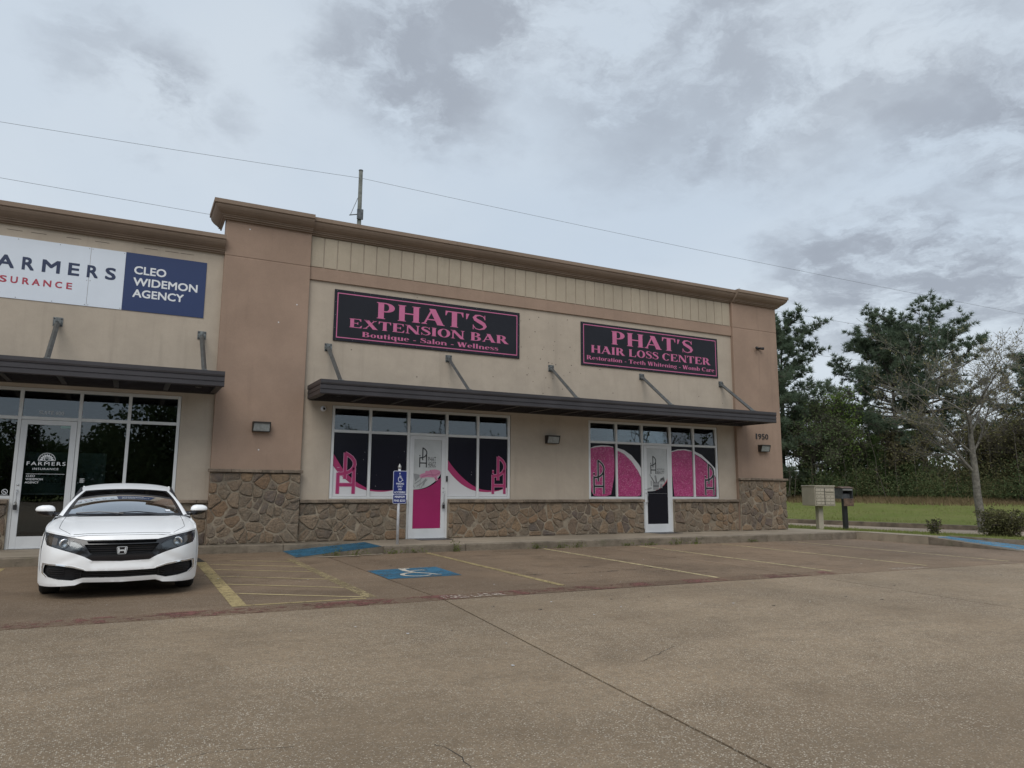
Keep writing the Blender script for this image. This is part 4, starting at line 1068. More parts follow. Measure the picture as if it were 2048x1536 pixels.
def D_(x0, y0, x1, y1, w):
    w *= 1.15; return [[(x0-w/2,y0),(x0+w/2,y0),(x1+w/2,y1),(x1-w/2,y1)]]
def tick(x, y0, y1, w=.045, dx=0): return [[(x-w,y0),(x+w*.3,y0),(x+w*.3+dx,y1),(x-w*.2+dx,y1)]]
def W_(pts): return stroke([(a, b) for a, b, c in pts], [c for a, b, c in pts])
def sS(s=1.0, dx=0):
    P = W_([(.62,.76,.04),(.55,.90,.05),(.38,.972,.07),(.21,.93,.12),(.135,.80,.165),(.20,.66,.20),(.38,.545,.225),(.55,.42,.215),(.63,.27,.17),(.57,.12,.11),(.38,.028,.06),(.20,.07,.05),(.09,.25,.04)])
    P += [[(.60,.70),(.645,.70),(.63,.99),(.60,.99)], [(.065,.01),(.10,.01),(.11,.31),(.065,.31)]]
    return [[(a*s+dx, b*s) for a, b in q] for q in P]
GL = {
 'P': (V_(.22)+S_(.22,0)+S_(.19,1,.15)+H_(.22,.44,.97)+H_(.22,.44,.455)+bowl(.42,.7125,.36,.2875,-90,90), .86),
 'H': (V_(.22)+S_(.22,0)+S_(.22,1)+V_(.82)+S_(.82,0)+S_(.82,1)+H_(.3,.75,.5,.06), 1.04),
 'A': (D_(.13,0,.48,1,.075)+D_(.84,0,.47,1,.24)+H_(.24,.68,.31)+S_(.13,0,.12)+S_(.85,0,.17), 1.02),
 'T': (V_(.43)+S_(.43,0)+H_(.03,.83,.972)+[[(.03,.70),(.06,.70),(.14,.96),(.03,.98)],[(.83,.70),(.80,.70),(.72,.96),(.83,.98)]], .88),
 "'": ([[(.08,.62),(.12,.62),(.22,.98),(.07,.98)]], .32),
 'S': (sS(), .72),
 'E': (V_(.22)+S_(.2,0,.15)+S_(.2,1,.15)+H_(.25,.78,.972)+H_(.25,.60,.5)+H_(.25,.80,.028)+[[(.78,.98),(.78,.72),(.755,.72),(.64,.96)],[(.60,.36),(.60,.64),(.575,.64),(.50,.5),(.575,.36)],[(.84,.29),(.81,.29),(.66,.04),(.80,.0)]], .88),
 'X': (D_(.80,0,.24,1,.25)+D_(.16,0,.76,1,.075)+S_(.16,0,.14)+S_(.80,0,.17)+S_(.24,1,.17)+S_(.76,1,.13), .98),
 'N': (V_(.17,0,1,.075)+D_(.85,0,.17,1,.24)+V_(.85,0,1,.075)+S_(.17,0,.14)+S_(.85,1,.14)+S_(.12,1,.12), 1.02),
 'I': (V_(.22)+S_(.22,0)+S_(.22,1), .44),
 'O': (bowl(.47,.5,.44,.51,0,360,.20,.05,28), .94),
 'B': (V_(.22)+S_(.2,0,.15)+S_(.2,1,.15)+H_(.22,.42,.972)+H_(.22,.46,.525)+H_(.22,.46,.028)+bowl(.40,.752,.34,.248,-90,90,.19)+bowl(.42,.272,.39,.272,-90,90), .88),
 'R': (V_(.22)+S_(.22,0)+S_(.19,1,.15)+H_(.22,.42,.97)+H_(.22,.42,.48)+bowl(.40,.725,.36,.275,-90,90)+D_(.82,0,.50,.49,.24)+S_(.86,0,.12), .98),
 'L': (V_(.22)+S_(.2,0,.15)+S_(.22,1)+H_(.25,.78,.028)+[[(.82,.32),(.79,.32),(.62,.04),(.78,.0)]], .86),
 'C': (bowl(.47,.5,.44,.51,42,318,.20,.05,24)+[[(.80,.66),(.84,.66),(.82,.99),(.78,.99)],[(.74,.80),(.80,.84),(.80,.90),(.70,.90)]], .90),
 'W': (D_(.36,0,.14,1,.21)+D_(.36,0,.58,1,.07)+D_(.80,0,.58,1,.21)+D_(.80,0,1.02,1,.07)+S_(.14,1,.15)+S_(.58,1,.14)+S_(1.02,1,.11), 1.16),
 'o': (bowl(.30,.33,.29,.34,0,360,.16,.04,22), .62),
 'u': (V_(.17,.12,.66,.16)+V_(.53,0,.66,.16)+bowl(.33,.17,.24,.18,180,300,.15,.09,8)+S_(.12,.66,.10)[:1]+S_(.47,.66,.10)[:1]+S_(.58,0,.09)[:1], .70),
 't': (V_(.2,.08,.84,.15)+H_(.04,.38,.635,.05)+bowl(.28,.12,.155,.13,180,300,.14,.07,8), .42),
 'i': (V_(.17,0,.66,.16)+S_(.17,0,.14)[:1]+S_(.12,.66,.10)[:1]+bowl(.17,.86,.10,.10,0,360,.10,.10,12), .36),
 'q': (bowl(.30,.33,.28,.34,0,360,.16,.04,20)+V_(.52,-.28,.66,.15)+S_(.52,-.28,.13)[:1], .68),
 'e': (bowl(.30,.33,.28,.34,0,310,.16,.04,20)+H_(.12,.54,.37,.04), .60),
 'a': (V_(.43,.05,.50,.15)+bowl(.28,.46,.22,.205,10,165,.13,.05,10)+bowl(.26,.17,.24,.185,60,330,.15,.045,14)+H_(.42,.58,.03,.05), .60),
 'l': (V_(.17,0,1,.16)+S_(.17,0,.14)[:1]+S_(.12,1,.10)[:1], .35),
 'n': (V_(.17,0,.66,.16)+V_(.56,0,.48,.16)+bowl(.38,.45,.26,.215,0,150,.15,.08,10)+S_(.17,0,.14)[:1]+S_(.56,0,.14)[:1]+S_(.12,.66,.10)[:1], .74),
 'h': (V_(.17,0,1,.16)+V_(.56,0,.48,.16)+bowl(.38,.45,.26,.215,0,150,.15,.08,10)+S_(.17,0,.14)[:1]+S_(.56,0,.14)[:1]+S_(.12,1,.10)[:1], .74),
 'm': (V_(.17,0,.66,.16)+V_(.54,0,.48,.16)+V_(.92,0,.48,.16)+bowl(.37,.45,.25,.215,0,150,.15,.08,9)+bowl(.75,.45,.25,.215,0,150,.15,.08,9)+S_(.17,0,.13)[:1]+S_(.54,0,.13)[:1]+S_(.92,0,.13)[:1]+S_(.12,.66,.10)[:1], 1.09),
 'r': (V_(.17,0,.66,.16)+bowl(.40,.44,.24,.225,50,150,.12,.10,8)+bowl(.49,.55,.09,.09,0,360,.09,.09,10)+S_(.17,0,.14)[:1]+S_(.12,.66,.10)[:1], .56),
 's': (sS(.68,.02), .52),
 'g': (bowl(.28,.44,.24,.225,0,360,.14,.04,18)+bowl(.29,-.08,.27,.16,0,360,.10,.045,18)+H_(.20,.45,.10,.09)+H_(.44,.60,.60,.06), .60),
 'b': (V_(.16,0,1,.15)+bowl(.38,.33,.28,.34,-150,150,.16,.04,18)+S_(.11,1,.10)[:1], .68),
 '-': (H_(.06,.36,.30,.09), .42), ' ': ([], .36),
}
def serif(s, x0, x1, z0, z1, y, m, parent, cap=None, name='letter'):
    """each letter its own part; x0..x1 is the run of the word, z0..z1 the capital height"""
    tot = sum(GL[c][1] for c in s)-.08; sx = (x1-x0)/tot; sz = z1-z0; x = x0; groups = []
    for c in s:
        P, adv = GL[c]
        if P:
            flat([[(x+(p[0]-.04)*sx, z0+p[1]*sz) for p in q] for q in P], y, name, m, parent, .0003)
        x += adv*sx
def screws(pts, y, parent, m=SCREW, r=.009):
    for (x, z) in pts:
        MB().lathe([(0, r), (-.004, r*.8), (-.005, 0)], (x, y, z), 'y', 8).build('screw', m, parent)
# Farmers sign
fs = thing('shop_sign', 'white insurance sign with navy FARMERS letters and navy CLEO WIDEMON AGENCY panel', 'sign', (-1.5, 0, 4.88))
bx('panel', -3.44, -1.012, -.012, -.001, 4.885, 6.10, SIGNW, fs); bx('panel', -1.006, -.382, -.012, -.001, 4.885, 6.10, SIGNW, fs); bx('panel', -5.9, -3.446, -.012, -.001, 4.885, 6.10, SIGNW, fs)
o = bx('panel', -.379, 1.175, -.013, -.001, 4.885, 6.105, NAVY, fs); o['label'] = 'navy blue agency name panel'
for c, a, b in (('F',-2.95,-2.76),('A',-2.565,-2.274),('R',-2.15,-1.947),('M',-1.818,-1.514),('E',-1.375,-1.181),('R',-1.049,-.85),('S',-.726,-.533)):
    text('letter', c, a, b, 5.474, 5.73, -.0145, mat('navy_letter', (.020,.032,.080), .45) if 'navy_letter' not in MATS else MATS['navy_letter'], fs, .022)
for c, a, b in (('I',-2.80,-2.775),('N',-2.70,-2.56),('S',-2.485,-2.368),('U',-2.308,-2.19),('R',-2.116,-2.001),('A',-1.957,-1.824),('N',-1.769,-1.634),('C',-1.57,-1.452),('E',-1.379,-1.281)):
    text('letter', c, a, b, 5.185, 5.318, -.0145, REDL, fs, .022)
for s_, a, b, c, d in (('CLEO',-.21,.395,5.665,5.838),('WIDEMON',-.21,1.02,5.420,5.592),('AGENCY',-.205,.765,5.175,5.345)):
    text('lettering', s_, a, b, c, d, -.0150, LW, fs, .018)
screws([(-2.25,6.07),(-1.55,6.07),(-1.04,6.07),(-.98,6.07),(-.41,6.07),(-1.04,5.41),(-.98,5.41),(-1.04,4.91),(-.98,4.91),(-.41,4.91),(-2.2,4.91),(-1.6,4.91)], -.0122, fs)
# two pink on black signs
def blacksign(x0, x1, z0, z1, label, lines, brd_):
    t = thing('shop_sign', label, 'sign', ((x0+x1)/2, 0, z0), 'black and pink salon signs')
    bx('panel', x0, (x0+x1)/2-.001, -.030, -.004, z0, z1, SIGNBLK, t, .003); bx('panel', (x0+x1)/2+.001, x1, -.030, -.004, z0, z1, SIGNBLK, t, .003)
    a, b, c, d = brd_; w = .022
    flat([rect(a,b,d-w,d),rect(a,b,c,c+w),rect(a,a+w,c+w,d-w),rect(b-w,b,c+w,d-w)], -.0312, 'border', PINK, t)
    for (s_, xa, xb, za, zb_) in lines: serif(s_, xa, xb, za, zb_, -.0312, PINK, t)
    pts = [(x0+.06+(x1-x0-.12)*k/12, z) for k in range(13) for z in (z0+.03, z1-.03)]+[(x, z0+(z1-z0)*k/4) for k in (1,2,3) for x in (x0+.03, x1-.03)]
    screws(pts, -.0302, t, SCREW, .007); return t
blacksign(3.965, 8.86, 4.685, 5.90, "wider black sign in pink serif letters reading PHAT'S EXTENSION BAR", [("PHAT'S",4.98,7.88,5.318,5.712),('EXTENSION BAR',4.33,8.52,5.032,5.243),('Boutique - Salon - Wellness',4.645,8.23,4.833,4.952)], (4.03,8.79,4.755,5.825))
blacksign(10.78, 15.73, 4.685, 5.895, "black sign in pink serif letters reading PHAT'S HAIR LOSS CENTER", [("PHAT'S",11.79,14.74,5.355,5.735),('HAIR LOSS CENTER',11.10,15.42,5.058,5.268),('Restoration - Teeth Whitening - Womb Care',10.955,15.57,4.855,4.972)], (10.85,15.665,4.737,5.836))
# house number
num = thing('house_number', 'black metal numerals 1950 high on the brown corner pier above a lamp', 'house number', (17.2, -.1, 2.9))
for c, a, b in (('1',17.10,17.15),('9',17.20,17.33),('5',17.355,17.47),('0',17.495,17.62)):
    vs, fs_ = text_mesh(c, .0); xs = [v[0] for v in vs]; ys = [v[1] for v in vs]
    fl = [(a+(v[0]-min(xs))/(max(xs)-min(xs))*(b-a), 2.895+(v[1]-min(ys))/(max(ys)-min(ys))*.165) for v in vs]
    mb = MB()
    mb.add([(p[0], -.118, p[1]) for p in fl], fs_)
    from collections import Counter
    ed = Counter(); 
    for f in fs_:
        for i in range(len(f)): ed[tuple(sorted((f[i], f[(i+1) % len(f)])))] += 1
    for (i, j), cnt in ed.items():
        if cnt == 1: mb.add([(fl[i][0],-.118,fl[i][1]),(fl[j][0],-.118,fl[j][1]),(fl[j][0],-.1,fl[j][1]),(fl[i][0],-.1,fl[i][1])], [(0,1,2,3)])
    mb.build('numeral', BLACK, num)

# ------------------------------------------------------------------ awnings
def awning(x0, x1, label, rods, side):
    t = thing('flat_awning', label, 'awning', ((x0+x1)/2, 0, 3.25), 'dark metal awnings over the shopfronts')
    yf = -1.36
    prof = [(-1.30,3.27),(-1.345,3.27),(yf,3.285),(yf,3.350),(yf+.012,3.360),(yf+.012,3.370),(yf-.002,3.380),(yf-.002,3.448),(yf+.012,3.458),(yf+.012,3.468),(yf-.004,3.478),(yf-.012,3.51),(yf-.012,3.575),(-1.30,3.575)]
    MB().prof_x(prof, x0, x1).build('fascia', AWN, t)
    for xe, s in ((x0,-1),(x1,1)):
        if (s == -1 and not side[0]) or (s == 1 and not side[1]): continue
        mb = MB(); k = len(prof); xq = lambda p: xe+s*(-(p[0]+1.30))*.6 if False else xe+s*.001
        yb = -.002 if not (xe < 3.5 and False) else -.1
        pr = [(-(p[0]-yf)*s*1.0+xe*0, p[1]) for p in prof]
        A = [(xe-s*.012-s*(p[0]-yf)+s*.0, -1.299, p[1]) for p in prof]; B = [(a[0], -.105 if xe < 3.6 or xe > 16.35 else -.002, a[2]) for a in A]
        mb.add(A+B, [(i, i+1, k+i+1, k+i) for i in range(k-1)]); mb.build('end_fascia', AWN, t)
    yb = -.11
    bx('deck', x0+.03, x1-.03, -1.30, -.11, 3.50, 3.53, AWN, t)
    # ribbed soffit panels with lighter cross battens
    L = x1-x0-.2; npn = max(2, round(L/.93)); w = L/npn
    for k in range(npn):
        a = x0+.1+k*w; mb = MB()
        mb.box(a+.045, a+w-.045, -1.28, -.11, 3.300, 3.312)
        for q in range(8): mb.box(a+.05, a+w-.05, -1.25+q*.145, -1.235+q*.145, 3.285, 3.2995)
        mb.build('soffit_panel', AWNU, t)
    for k in range(npn+1):
        a = x0+.1+k*w; bx('batten', a-.044, a+.044, -1.285, -.108, 3.272, 3.3115, AWN, t, .003)
    bx('wall_angle', x0+.05, x1-.05, -.105, -.003 if False else -.101, 3.25, 3.33, AWN, t)
    for rx in rods:
        yw = 0.0 if rx < 16.3 else -.1
        r = MB().tube([(rx, -1.25, 3.575), (rx, yw-.055, 4.48)], .048, 4).build('tie_rod', ROD, t)
        MB().box(rx-.085, rx+.085, yw-.012, yw-.001, 4.42, 4.60, .002).box(rx-.05, rx-.035, yw-.075, yw-.012, 4.44, 4.54).box(rx+.035, rx+.05, yw-.075, yw-.012, 4.44, 4.54).build('bracket', GALV, r)
        mb = MB()
        for dx in (-.06, .06):
            for dz in (4.45, 4.57): mb.lathe([(-.012,.014),(-.026,.012),(-.027,0)], (rx+dx, yw, dz), 'y', 8)
        mb.build('bolts', BLACK, r)
        MB().box(rx-.05, rx+.05, -1.30, -1.2, 3.577, 3.60, .002).build('foot_plate', GALV, r)
    for x in ([x0+.45, (x0+x1)/2, x1-.6] if x1 > 5 else [x1-.45]):
        MB().lathe([(3.272,.06),(3.262,.055),(3.262,0)], (x, -1.1, 0), 'z', 14).build('downlight', BLACK, t)
    return t
awning(3.42, 16.62, 'longer dark metal awning over the two salon shopfronts, with five tie rods', [3.87, 6.87, 9.83, 12.84, 15.84], (True, True))
awning(-7.6, 1.545, 'dark metal awning over the insurance office at the left', [-4.15, -1.46, 1.17], (False, True))

# ------------------------------------------------------------------ wall pack lamps
LG = mat('lamp_glass', (.45, .46, .45), .15, var=.2, vscale=20); LI = mat('lamp_reflector', (.6, .6, .6), .25, .7)
PRISM = mat('prismatic_glass', (.26, .275, .27), .2, var=.18, vscale=16)
BRZ = mat('lamp_bronze', (.030, .026, .022), .4, .2)
def wallpack(x, y, label):
    t = thing('wall_lamp', label, 'lamp', (x, y, 2.6), 'bronze wall pack lamps on the facade')
    w = .185; zt, zb_ = 2.715, 2.505
    sh = [(y-.002, zb_), (y-.10, zb_), (y-.115, zb_+.018), (y-.165, zt-.03), (y-.17, zt), (y-.002, zt)]
    mb = MB()
    mb.prof_x(sh, x-w, x-w+.016); mb.prof_x(sh, x+w-.016, x+w)
    mb.box(x-w+.0165, x+w-.0165, y-.168, y-.002, zt-.014, zt); mb.box(x-w+.0165, x+w-.0165, y-.108, y-.002, zb_, zb_+.014); mb.box(x-w+.0165, x+w-.0165, y-.015, y-.002, zb_+.0145, zt-.0145)
    mb.box(x-w+.0165, x+w-.0165, y-.169, y-.155, zt-.034, zt-.0145); mb.build('housing', BRZ, t)
    v = [(x-w+.018,y-.108,zb_+.016),(x+w-.018,y-.108,zb_+.016),(x+w-.018,y-.152,zt-.036),(x-w+.018,y-.152,zt-.036)]
    vb = [(a, b+.006, c) for a, b, c in v]
    obj('lens', v+vb, [(0,1,2,3),(7,6,5,4),(0,4,5,1),(2,6,7,3)], PRISM, t)
    bx('reflector', x-.10, x+.10, y-.075, y-.02, zb_+.05, zt-.05, LG, t, .01)
    MB().box(x-w+.03, x+w-.03, y-.03, y-.016, zb_+.02, zt-.02).build('reflector', LG, t)
wallpack(2.47, -.10, 'bronze wall lamp on the broad brown pier between the shops')
wallpack(9.83, 0.0, 'bronze wall lamp on the tan wall between the two salon shopfronts')
wallpack(17.36, -.10, 'bronze wall lamp under the 1950 numerals on the corner pier')
# cameras
c1 = thing('security_camera', 'small white dome camera under the awning beside the brown pier', 'camera', (3.82, 0, 3.08))
MB().lathe([(0,.062),(-.03,.06),(-.034,.045)], (3.82, -.001, 3.09), 'y', 18).build('base', WHITE, c1, True)
MB().lathe([(.0,.046),(-.04,.046),(-.05,.036),(-.052,0)], (3.82, -.03, 3.085), 'y', 18).build('body', WHITE, c1, True)
MB().lathe([(0,.030),(-.006,.028),(-.012,0)], (3.822, -.082, 3.085), 'y', 14).build('lens', BLKG, c1, True)
c2 = thing('security_camera', 'small dark camera pair high on the brown corner pier', 'camera', (17.33, -.1, 5.73))
MB().lathe([(0,.05),(-.02,.05),(-.03,.02)], (17.33, -.101, 5.75), 'y', 12).build('base', BLACK, c2, True)
for s in (-1, 1):
    MB().tube([(17.33+.03*s, -.13, 5.745), (17.33+.10*s, -.20, 5.735), (17.33+.15*s, -.23, 5.73)], [.03,.042,.045], 10).build('camera_head', BLACK, c2, True)
db = thing('door_bell', 'small black video doorbell on the frame right of the magenta door', 'doorbell', (6.885, 0, 1.5))
bx('body', 6.866, 6.906, -.018, .011, 1.49, 1.625, BLACK, db, .005); MB().lathe([(-.018,.010),(-.021,.009),(-.0215,0)], (6.886, 0, 1.60), 'y', 10).build('lens', BLKG, db)
# door mats
for x, lb in ((6.45, 'thin black mat in front of the magenta door'), (13.35, 'thin black mat in front of the right salon door')):
    t = thing('door_mat', lb, 'mat', (x, -.35, .15)); bx('mat', x-.38, x+.42, -.50, -.045, .1505, .160, BLACK, t, .003)

# ------------------------------------------------------------------ parking sign
ps = thing('parking_sign', 'blue accessible parking sign on a white steel post by the magenta door', 'sign', (5.2, -1.35, .15))
MB().tube([(5.20,-1.35,.15),(5.205,-1.35,1.74)], .029, 14).build('post', mat('post_white', (.58,.59,.62), .45, var=.15, vscale=8), ps, True)
MB().lathe([(1.74,.029),(1.745,.036),(1.80,.036),(1.81,.028),(1.86,.0)], (5.205,-1.35,0), 'z', 14).build('post_cap', mat('post_cap', (.36,.36,.34), .4, .5), ps, True)
SB = mat('sign_blue', (.008, .018, .135), .35); SW = mat('sign_reflective_white', (.62, .64, .72), .4)
def rr(a, b, c, d, r, k=5):
    P = []
    for (cx_, cz_, a0) in ((b-r, c+r, -90), (b-r, d-r, 0), (a+r, d-r, 90), (a+r, c+r, 180)):
        P += [(cx_+r*math.cos(math.radians(a0+90*i/k)), cz_+r*math.sin(math.radians(a0+90*i/k))) for i in range(k+1)]
    return P
MB().prism(rr(5.058, 5.366, 1.005, 1.70, .03), -1.384, -1.379).build('plate', SW, ps)
flat([rr(5.066,5.358,1.205,1.692,.022)], -1.3852, 'blue_field', SB, ps); flat([rr(5.066,5.358,1.013,1.196,.022)], -1.3852, 'blue_field', SB, ps)
Ts = lambda u, v: (5.14+u*.155, 1.455+v*.215)
wheelchair(Ts, SW, 'access_symbol', lambda polys, m, nm: flat([[q for q in p] for p in polys], -1.3868, nm, m, ps, .0002), 1.0)
for s_, a, b, c, d in (('PARKING',5.125,5.30,1.405,1.445),('ONLY',5.155,5.27,1.347,1.387),('VAN',5.17,5.252,1.285,1.325),('ACCESSIBLE',5.085,5.338,1.222,1.266),('MINIMUM',5.10,5.322,1.120,1.172),('FINE $250',5.085,5.335,1.036,1.092)):
    text('lettering', s_, a, b, c, d, -1.3868, SW, ps, .016)
screws([(5.205,1.675),(5.205,1.03)], -1.386, ps, HANDLE, .008)

# ------------------------------------------------------------------ cluster mailboxes
PUT = mat('putty_paint', (.40, .355, .285), .5, var=.06, vscale=4, var2=.1); PUTD = mat('putty_gap', (.10, .09, .075), .7)
mbx = thing('mailbox_unit', 'beige cluster mailbox on a square pedestal in the grass', 'mailbox', (21.75, 1.55, -.03))
phi = math.radians(-15)                     # faces the lot
BXX = Matrix.Translation((21.75, 1.55, -.05)) @ Matrix.Rotation(phi, 4, 'Z')
def loc_build(mb, name, m, parent, Mx, smooth=False):
    mb.v = [tuple(Mx @ Vector(p)) for p in mb.v]; return mb.build(name, m, parent, smooth)
loc_build(MB().box(-.093,.093,-.093,.093,0,.86,.01), 'pedestal', PUT, mbx, BXX)
loc_build(MB().box(-.21,.21,-.2,.2,-.08,.02,.006), 'base_plate', KERB, mbx, BXX)
loc_build(MB().box(-.39,.39,-.36,.38,.86,1.52,.008), 'cabinet', PUT, mbx, BXX)
loc_build(MB().box(-.405,.405,-.385,.39,1.52,1.565,.008), 'hood', PUT, mbx, BXX)
def dbox(a, b, c, d, lock=True, y=-.36):
    m_ = MB().box(a, b, y-.014, y-.001, c, d, .003); o = loc_build(m_, 'mail_door', PUT, mbx, BXX)
    if lock:
        k = MB().lathe([(y-.014,.011),(y-.020,.010),(y-.0205,0)], (a+.045, 0, (c+d)/2), 'y', 8); loc_build(k, 'lock', BLACK, o, BXX)
        k = MB().box((a+b)/2+.01, (a+b)/2+.035, y-.0155, y-.0142, (c+d)/2-.014, (c+d)/2+.014); loc_build(k, 'number_tag', PUTD, o, BXX)
for i in range(5): dbox(-.355, -.035, .905+.114*i, .905+.114*i+.100)
for i in range(5):
    if i == 3: dbox(.005, .345, .905+.114*3, .905+.114*3+.100, False)
    else: dbox(.005, .345, .905+.114*i, .905+.114*i+.100)
loc_build(MB().box(.02,.345,-.40,-.3745,1.335,1.352,.003), 'slot_lip', PUT, mbx, BXX)
loc_build(MB().box(-.37,.36,-.3615,-.3605,.89,1.485), 'door_gap', PUTD, mbx, BXX)
db2 = thing('drop_box', 'dark metal drop box with an open hatch on a black post beside the mailbox', 'drop box', (23.1, 1.75, -.05))
DX = Matrix.Translation((23.3, 1.72, -.07)) @ Matrix.Rotation(math.radians(-14), 4, 'Z')
STL = mat('weathered_steel', (.10, .105, .11), .5, .4, var=.3, vscale=9); RUST = mat('rusty_steel', (.125, .080, .058), .75, .2, var=.5, vscale=7)
loc_build(MB().box(-.07,.07,-.07,.07,0,1.14,.006), 'post', BLACK, db2, DX)
mb = MB(); mb.box(-.22,-.205,-.20,.26,1.12,1.50); mb.box(.205,.22,-.20,.26,1.12,1.50); mb.box(-.2045,.2045,.245,.26,1.12,1.50); mb.box(-.2045,.2045,-.20,.2445,1.12,1.135); mb.box(-.2045,.2045,-.2,-.185,1.40,1.50)
loc_build(mb, 'box', STL, db2, DX)
mb = MB(); mb.add([(-.25,-.26,1.50),(.25,-.26,1.50),(.25,.30,1.50),(-.25,.30,1.50),(-.25,0,1.56),(.25,0,1.56)], [(3,2,1,0),(0,1,5,4),(2,3,4,5),(0,4,3),(1,2,5)])
loc_build(mb, 'lid', RUST, db2, DX)
loc_build(MB().box(-.20,.21,-.235,-.22,.86,1.13,.003), 'open_hatch', RUST, db2, DX); loc_build(MB().box(-.2,.2,-.225,-.2005,1.415,1.475,.003), 'label_strip', HANDLE, db2, DX)
loc_build(MB().box(-.17,.17,-.1,.1,1.14,1.30,.01), 'bin', STL, db2, DX)

# ------------------------------------------------------------------ utility pole and overhead lines
up = thing('utility_pole', 'grey utility pole rising behind the roof with a small bracket', 'pole', (10.65, 22.3, 0))
PW = mat('pole_wood', (.125, .13, .115), .85, var=.25, vscale=5)
MB().tube([(10.65,22.3,0),(10.62,22.3,19.25)], [.17,.115], 12).build('pole', PW, up, True)
MB().lathe([(19.25,.13),(19.30,.13),(19.31,0)], (10.62,22.3,0), 'z', 12).build('pole_cap', STL, up)
MB().tube([(10.50,22.3,17.6),(10.10,22.3,16.5)], .018, 6).build('brace', STL, up); MB().box(10.45,10.8,22.1,22.2,16.3,16.9,.01).build('bracket', STL, up); MB().tube([(10.05,22.3,16.5),(10.6,22.3,16.65)], .03, 6).build('brace', STL, up)
WIRE = mat('wire', (.12,.125,.13), .6)
def wire(a, b, sag, label, r=.0095, name='power_line'):
    pts = []
    for k in range(33):
        t = k/32; p = [a[i]+(b[i]-a[i])*t for i in range(3)]; p[2] -= sag*4*t*(1-t); pts.append(p)
    o = MB().tube(pts, r, 5).build(name, WIRE, None, True, origin=tuple(a)); return tag(o, label, 'power line', 'overhead lines beyond the building')
wire((-34,26.5,19.1),(10.62,22.2,18.78),.25,'upper power line left of the utility pole'); wire((10.62,22.2,18.78),(100,13.8,15.6),.5,'upper power line from the utility pole to the far right')
wire((-34,26.5,17.2),(100,13.8,12.1),.45,'second power line passing behind the tall brown pier')
wire((10.6,22.2,11.9),(100,13.8,10.2),.3,'third power line showing between the pines'); wire((10.6,22.2,9.3),(100,13.8,7.6),.3,'lowest power line showing between the pines', .012)
# =================================================================== CAR (white compact saloon, nose to the camera)
CW = mat('car_white', (.89, .895, .90), .35, coat=.35); CBLK = mat('car_black_trim', (.012, .012, .015), .25, coat=.3); CMAT = mat('car_mesh', (.006, .006, .008), .7)
TYRE = mat('tyre_rubber', (.018, .018, .018), .85, bump=.4, bscale=60); RIM = mat('alloy', (.35, .36, .37), .3, .8); SEAM = mat('car_seam', (.03, .03, .032), .8)
car = thing('parked_car', 'white compact saloon car parked nose out in front of the insurance office', 'car', (0, -3.83, 0))
def FY(x, z):
    t = abs(x)/.91; return -6.15+.10*t**2+.12*t**4+.36*t**8+1.3*max(0, z-.5)**2+.35*max(0, .35-z)
def mir(P): return P+[(-x, z) for x, z in reversed(P)]
outline = mir([(0,.755),(-.38,.752),(-.53,.738),(-.66,.768),(-.80,.792),(-.868,.800),(-.888,.75),(-.899,.70),(-.912,.58),(-.913,.466),(-.909,.35),(-.905,.23),(-.898,.172),(-.867,.145),(-.475,.176),(-.395,.207),(0,.197)])
outline = [p for i, p in enumerate(outline) if i == 0 or math.dist(p, outline[i-1]) > 1e-4]
grille = mir([(0,.700),(-.394,.702),(-.521,.729),(-.663,.757),(-.853,.786),(-.850,.70),(-.822,.636),(-.674,.598),(-.503,.548),(-.397,.507),(-.31,.458),(0,.446)])
lens1 = [(-.843,.764),(-.771,.750),(-.636,.718),(-.517,.690),(-.429,.645),(-.418,.612),(-.454,.577),(-.547,.580),(-.675,.606),(-.764,.622),(-.815,.644),(-.838,.70)]
slit = mir([(0,.690),(-.385,.690),(-.372,.668),(0,.662)])
mesh_ = mir([(0,.648),(-.41,.650),(-.335,.548),(0,.542)])
opening = mir([(0,.335),(-.363,.344),(-.394,.352),(-.509,.383),(-.656,.405),(-.822,.408),(-.834,.35),(-.832,.311),(-.77,.263),(-.654,.241),(-.509,.230),(-.398,.262),(0,.254)])
chr1 = [(-.845,.428),(-.657,.424),(-.510,.402),(-.393,.364),(-.375,.349),(-.394,.353),(-.509,.386),(-.656,.408),(-.824,.411),(-.836,.35),(-.834,.311),(-.772,.262),(-.785,.258),(-.850,.305),(-.853,.37)]
chr1 = [(-.850,.426),(-.657,.424),(-.510,.402),(-.393,.364),(-.386,.354),(-.509,.386),(-.656,.408),(-.830,.411),(-.840,.35),(-.838,.311),(-.785,.268),(-.795,.262),(-.853,.305),(-.858,.37)]
projl = [(-.56,.700),(-.46,.660),(-.432,.628),(-.462,.592),(-.535,.596),(-.565,.64)]
amb = [(-.80,.738),(-.70,.722),(-.71,.640),(-.775,.640),(-.81,.68)]
def mx(P): return [(-x, z) for x, z in reversed(P)]
polys = {'lens0': lens1, 'lens1': mx(lens1), 'pr0': projl, 'pr1': mx(projl), 'am0': amb, 'am1': mx(amb), 'slit': slit, 'mesh': mesh_, 'grille': grille, 'ch0': chr1, 'ch1': mx(chr1), 'open': opening, 'body': outline}
def inside(P, x, z):
    c = False
    for i in range(len(P)):
        a, b = P[i], P[i-1]
        if (a[1] > z) != (b[1] > z) and x < (b[0]-a[0])*(z-a[1])/(b[1]-a[1])+a[0]: c = not c
    return c
def dens(P, h=.05):
    R = []
    for i in range(len(P)):
        a, b = P[i], P[(i+1) % len(P)]; k = max(1, int(math.dist(a, b)/h))
        R += [(a[0]+(b[0]-a[0])*j/k, a[1]+(b[1]-a[1])*j/k) for j in range(k)]
    return R
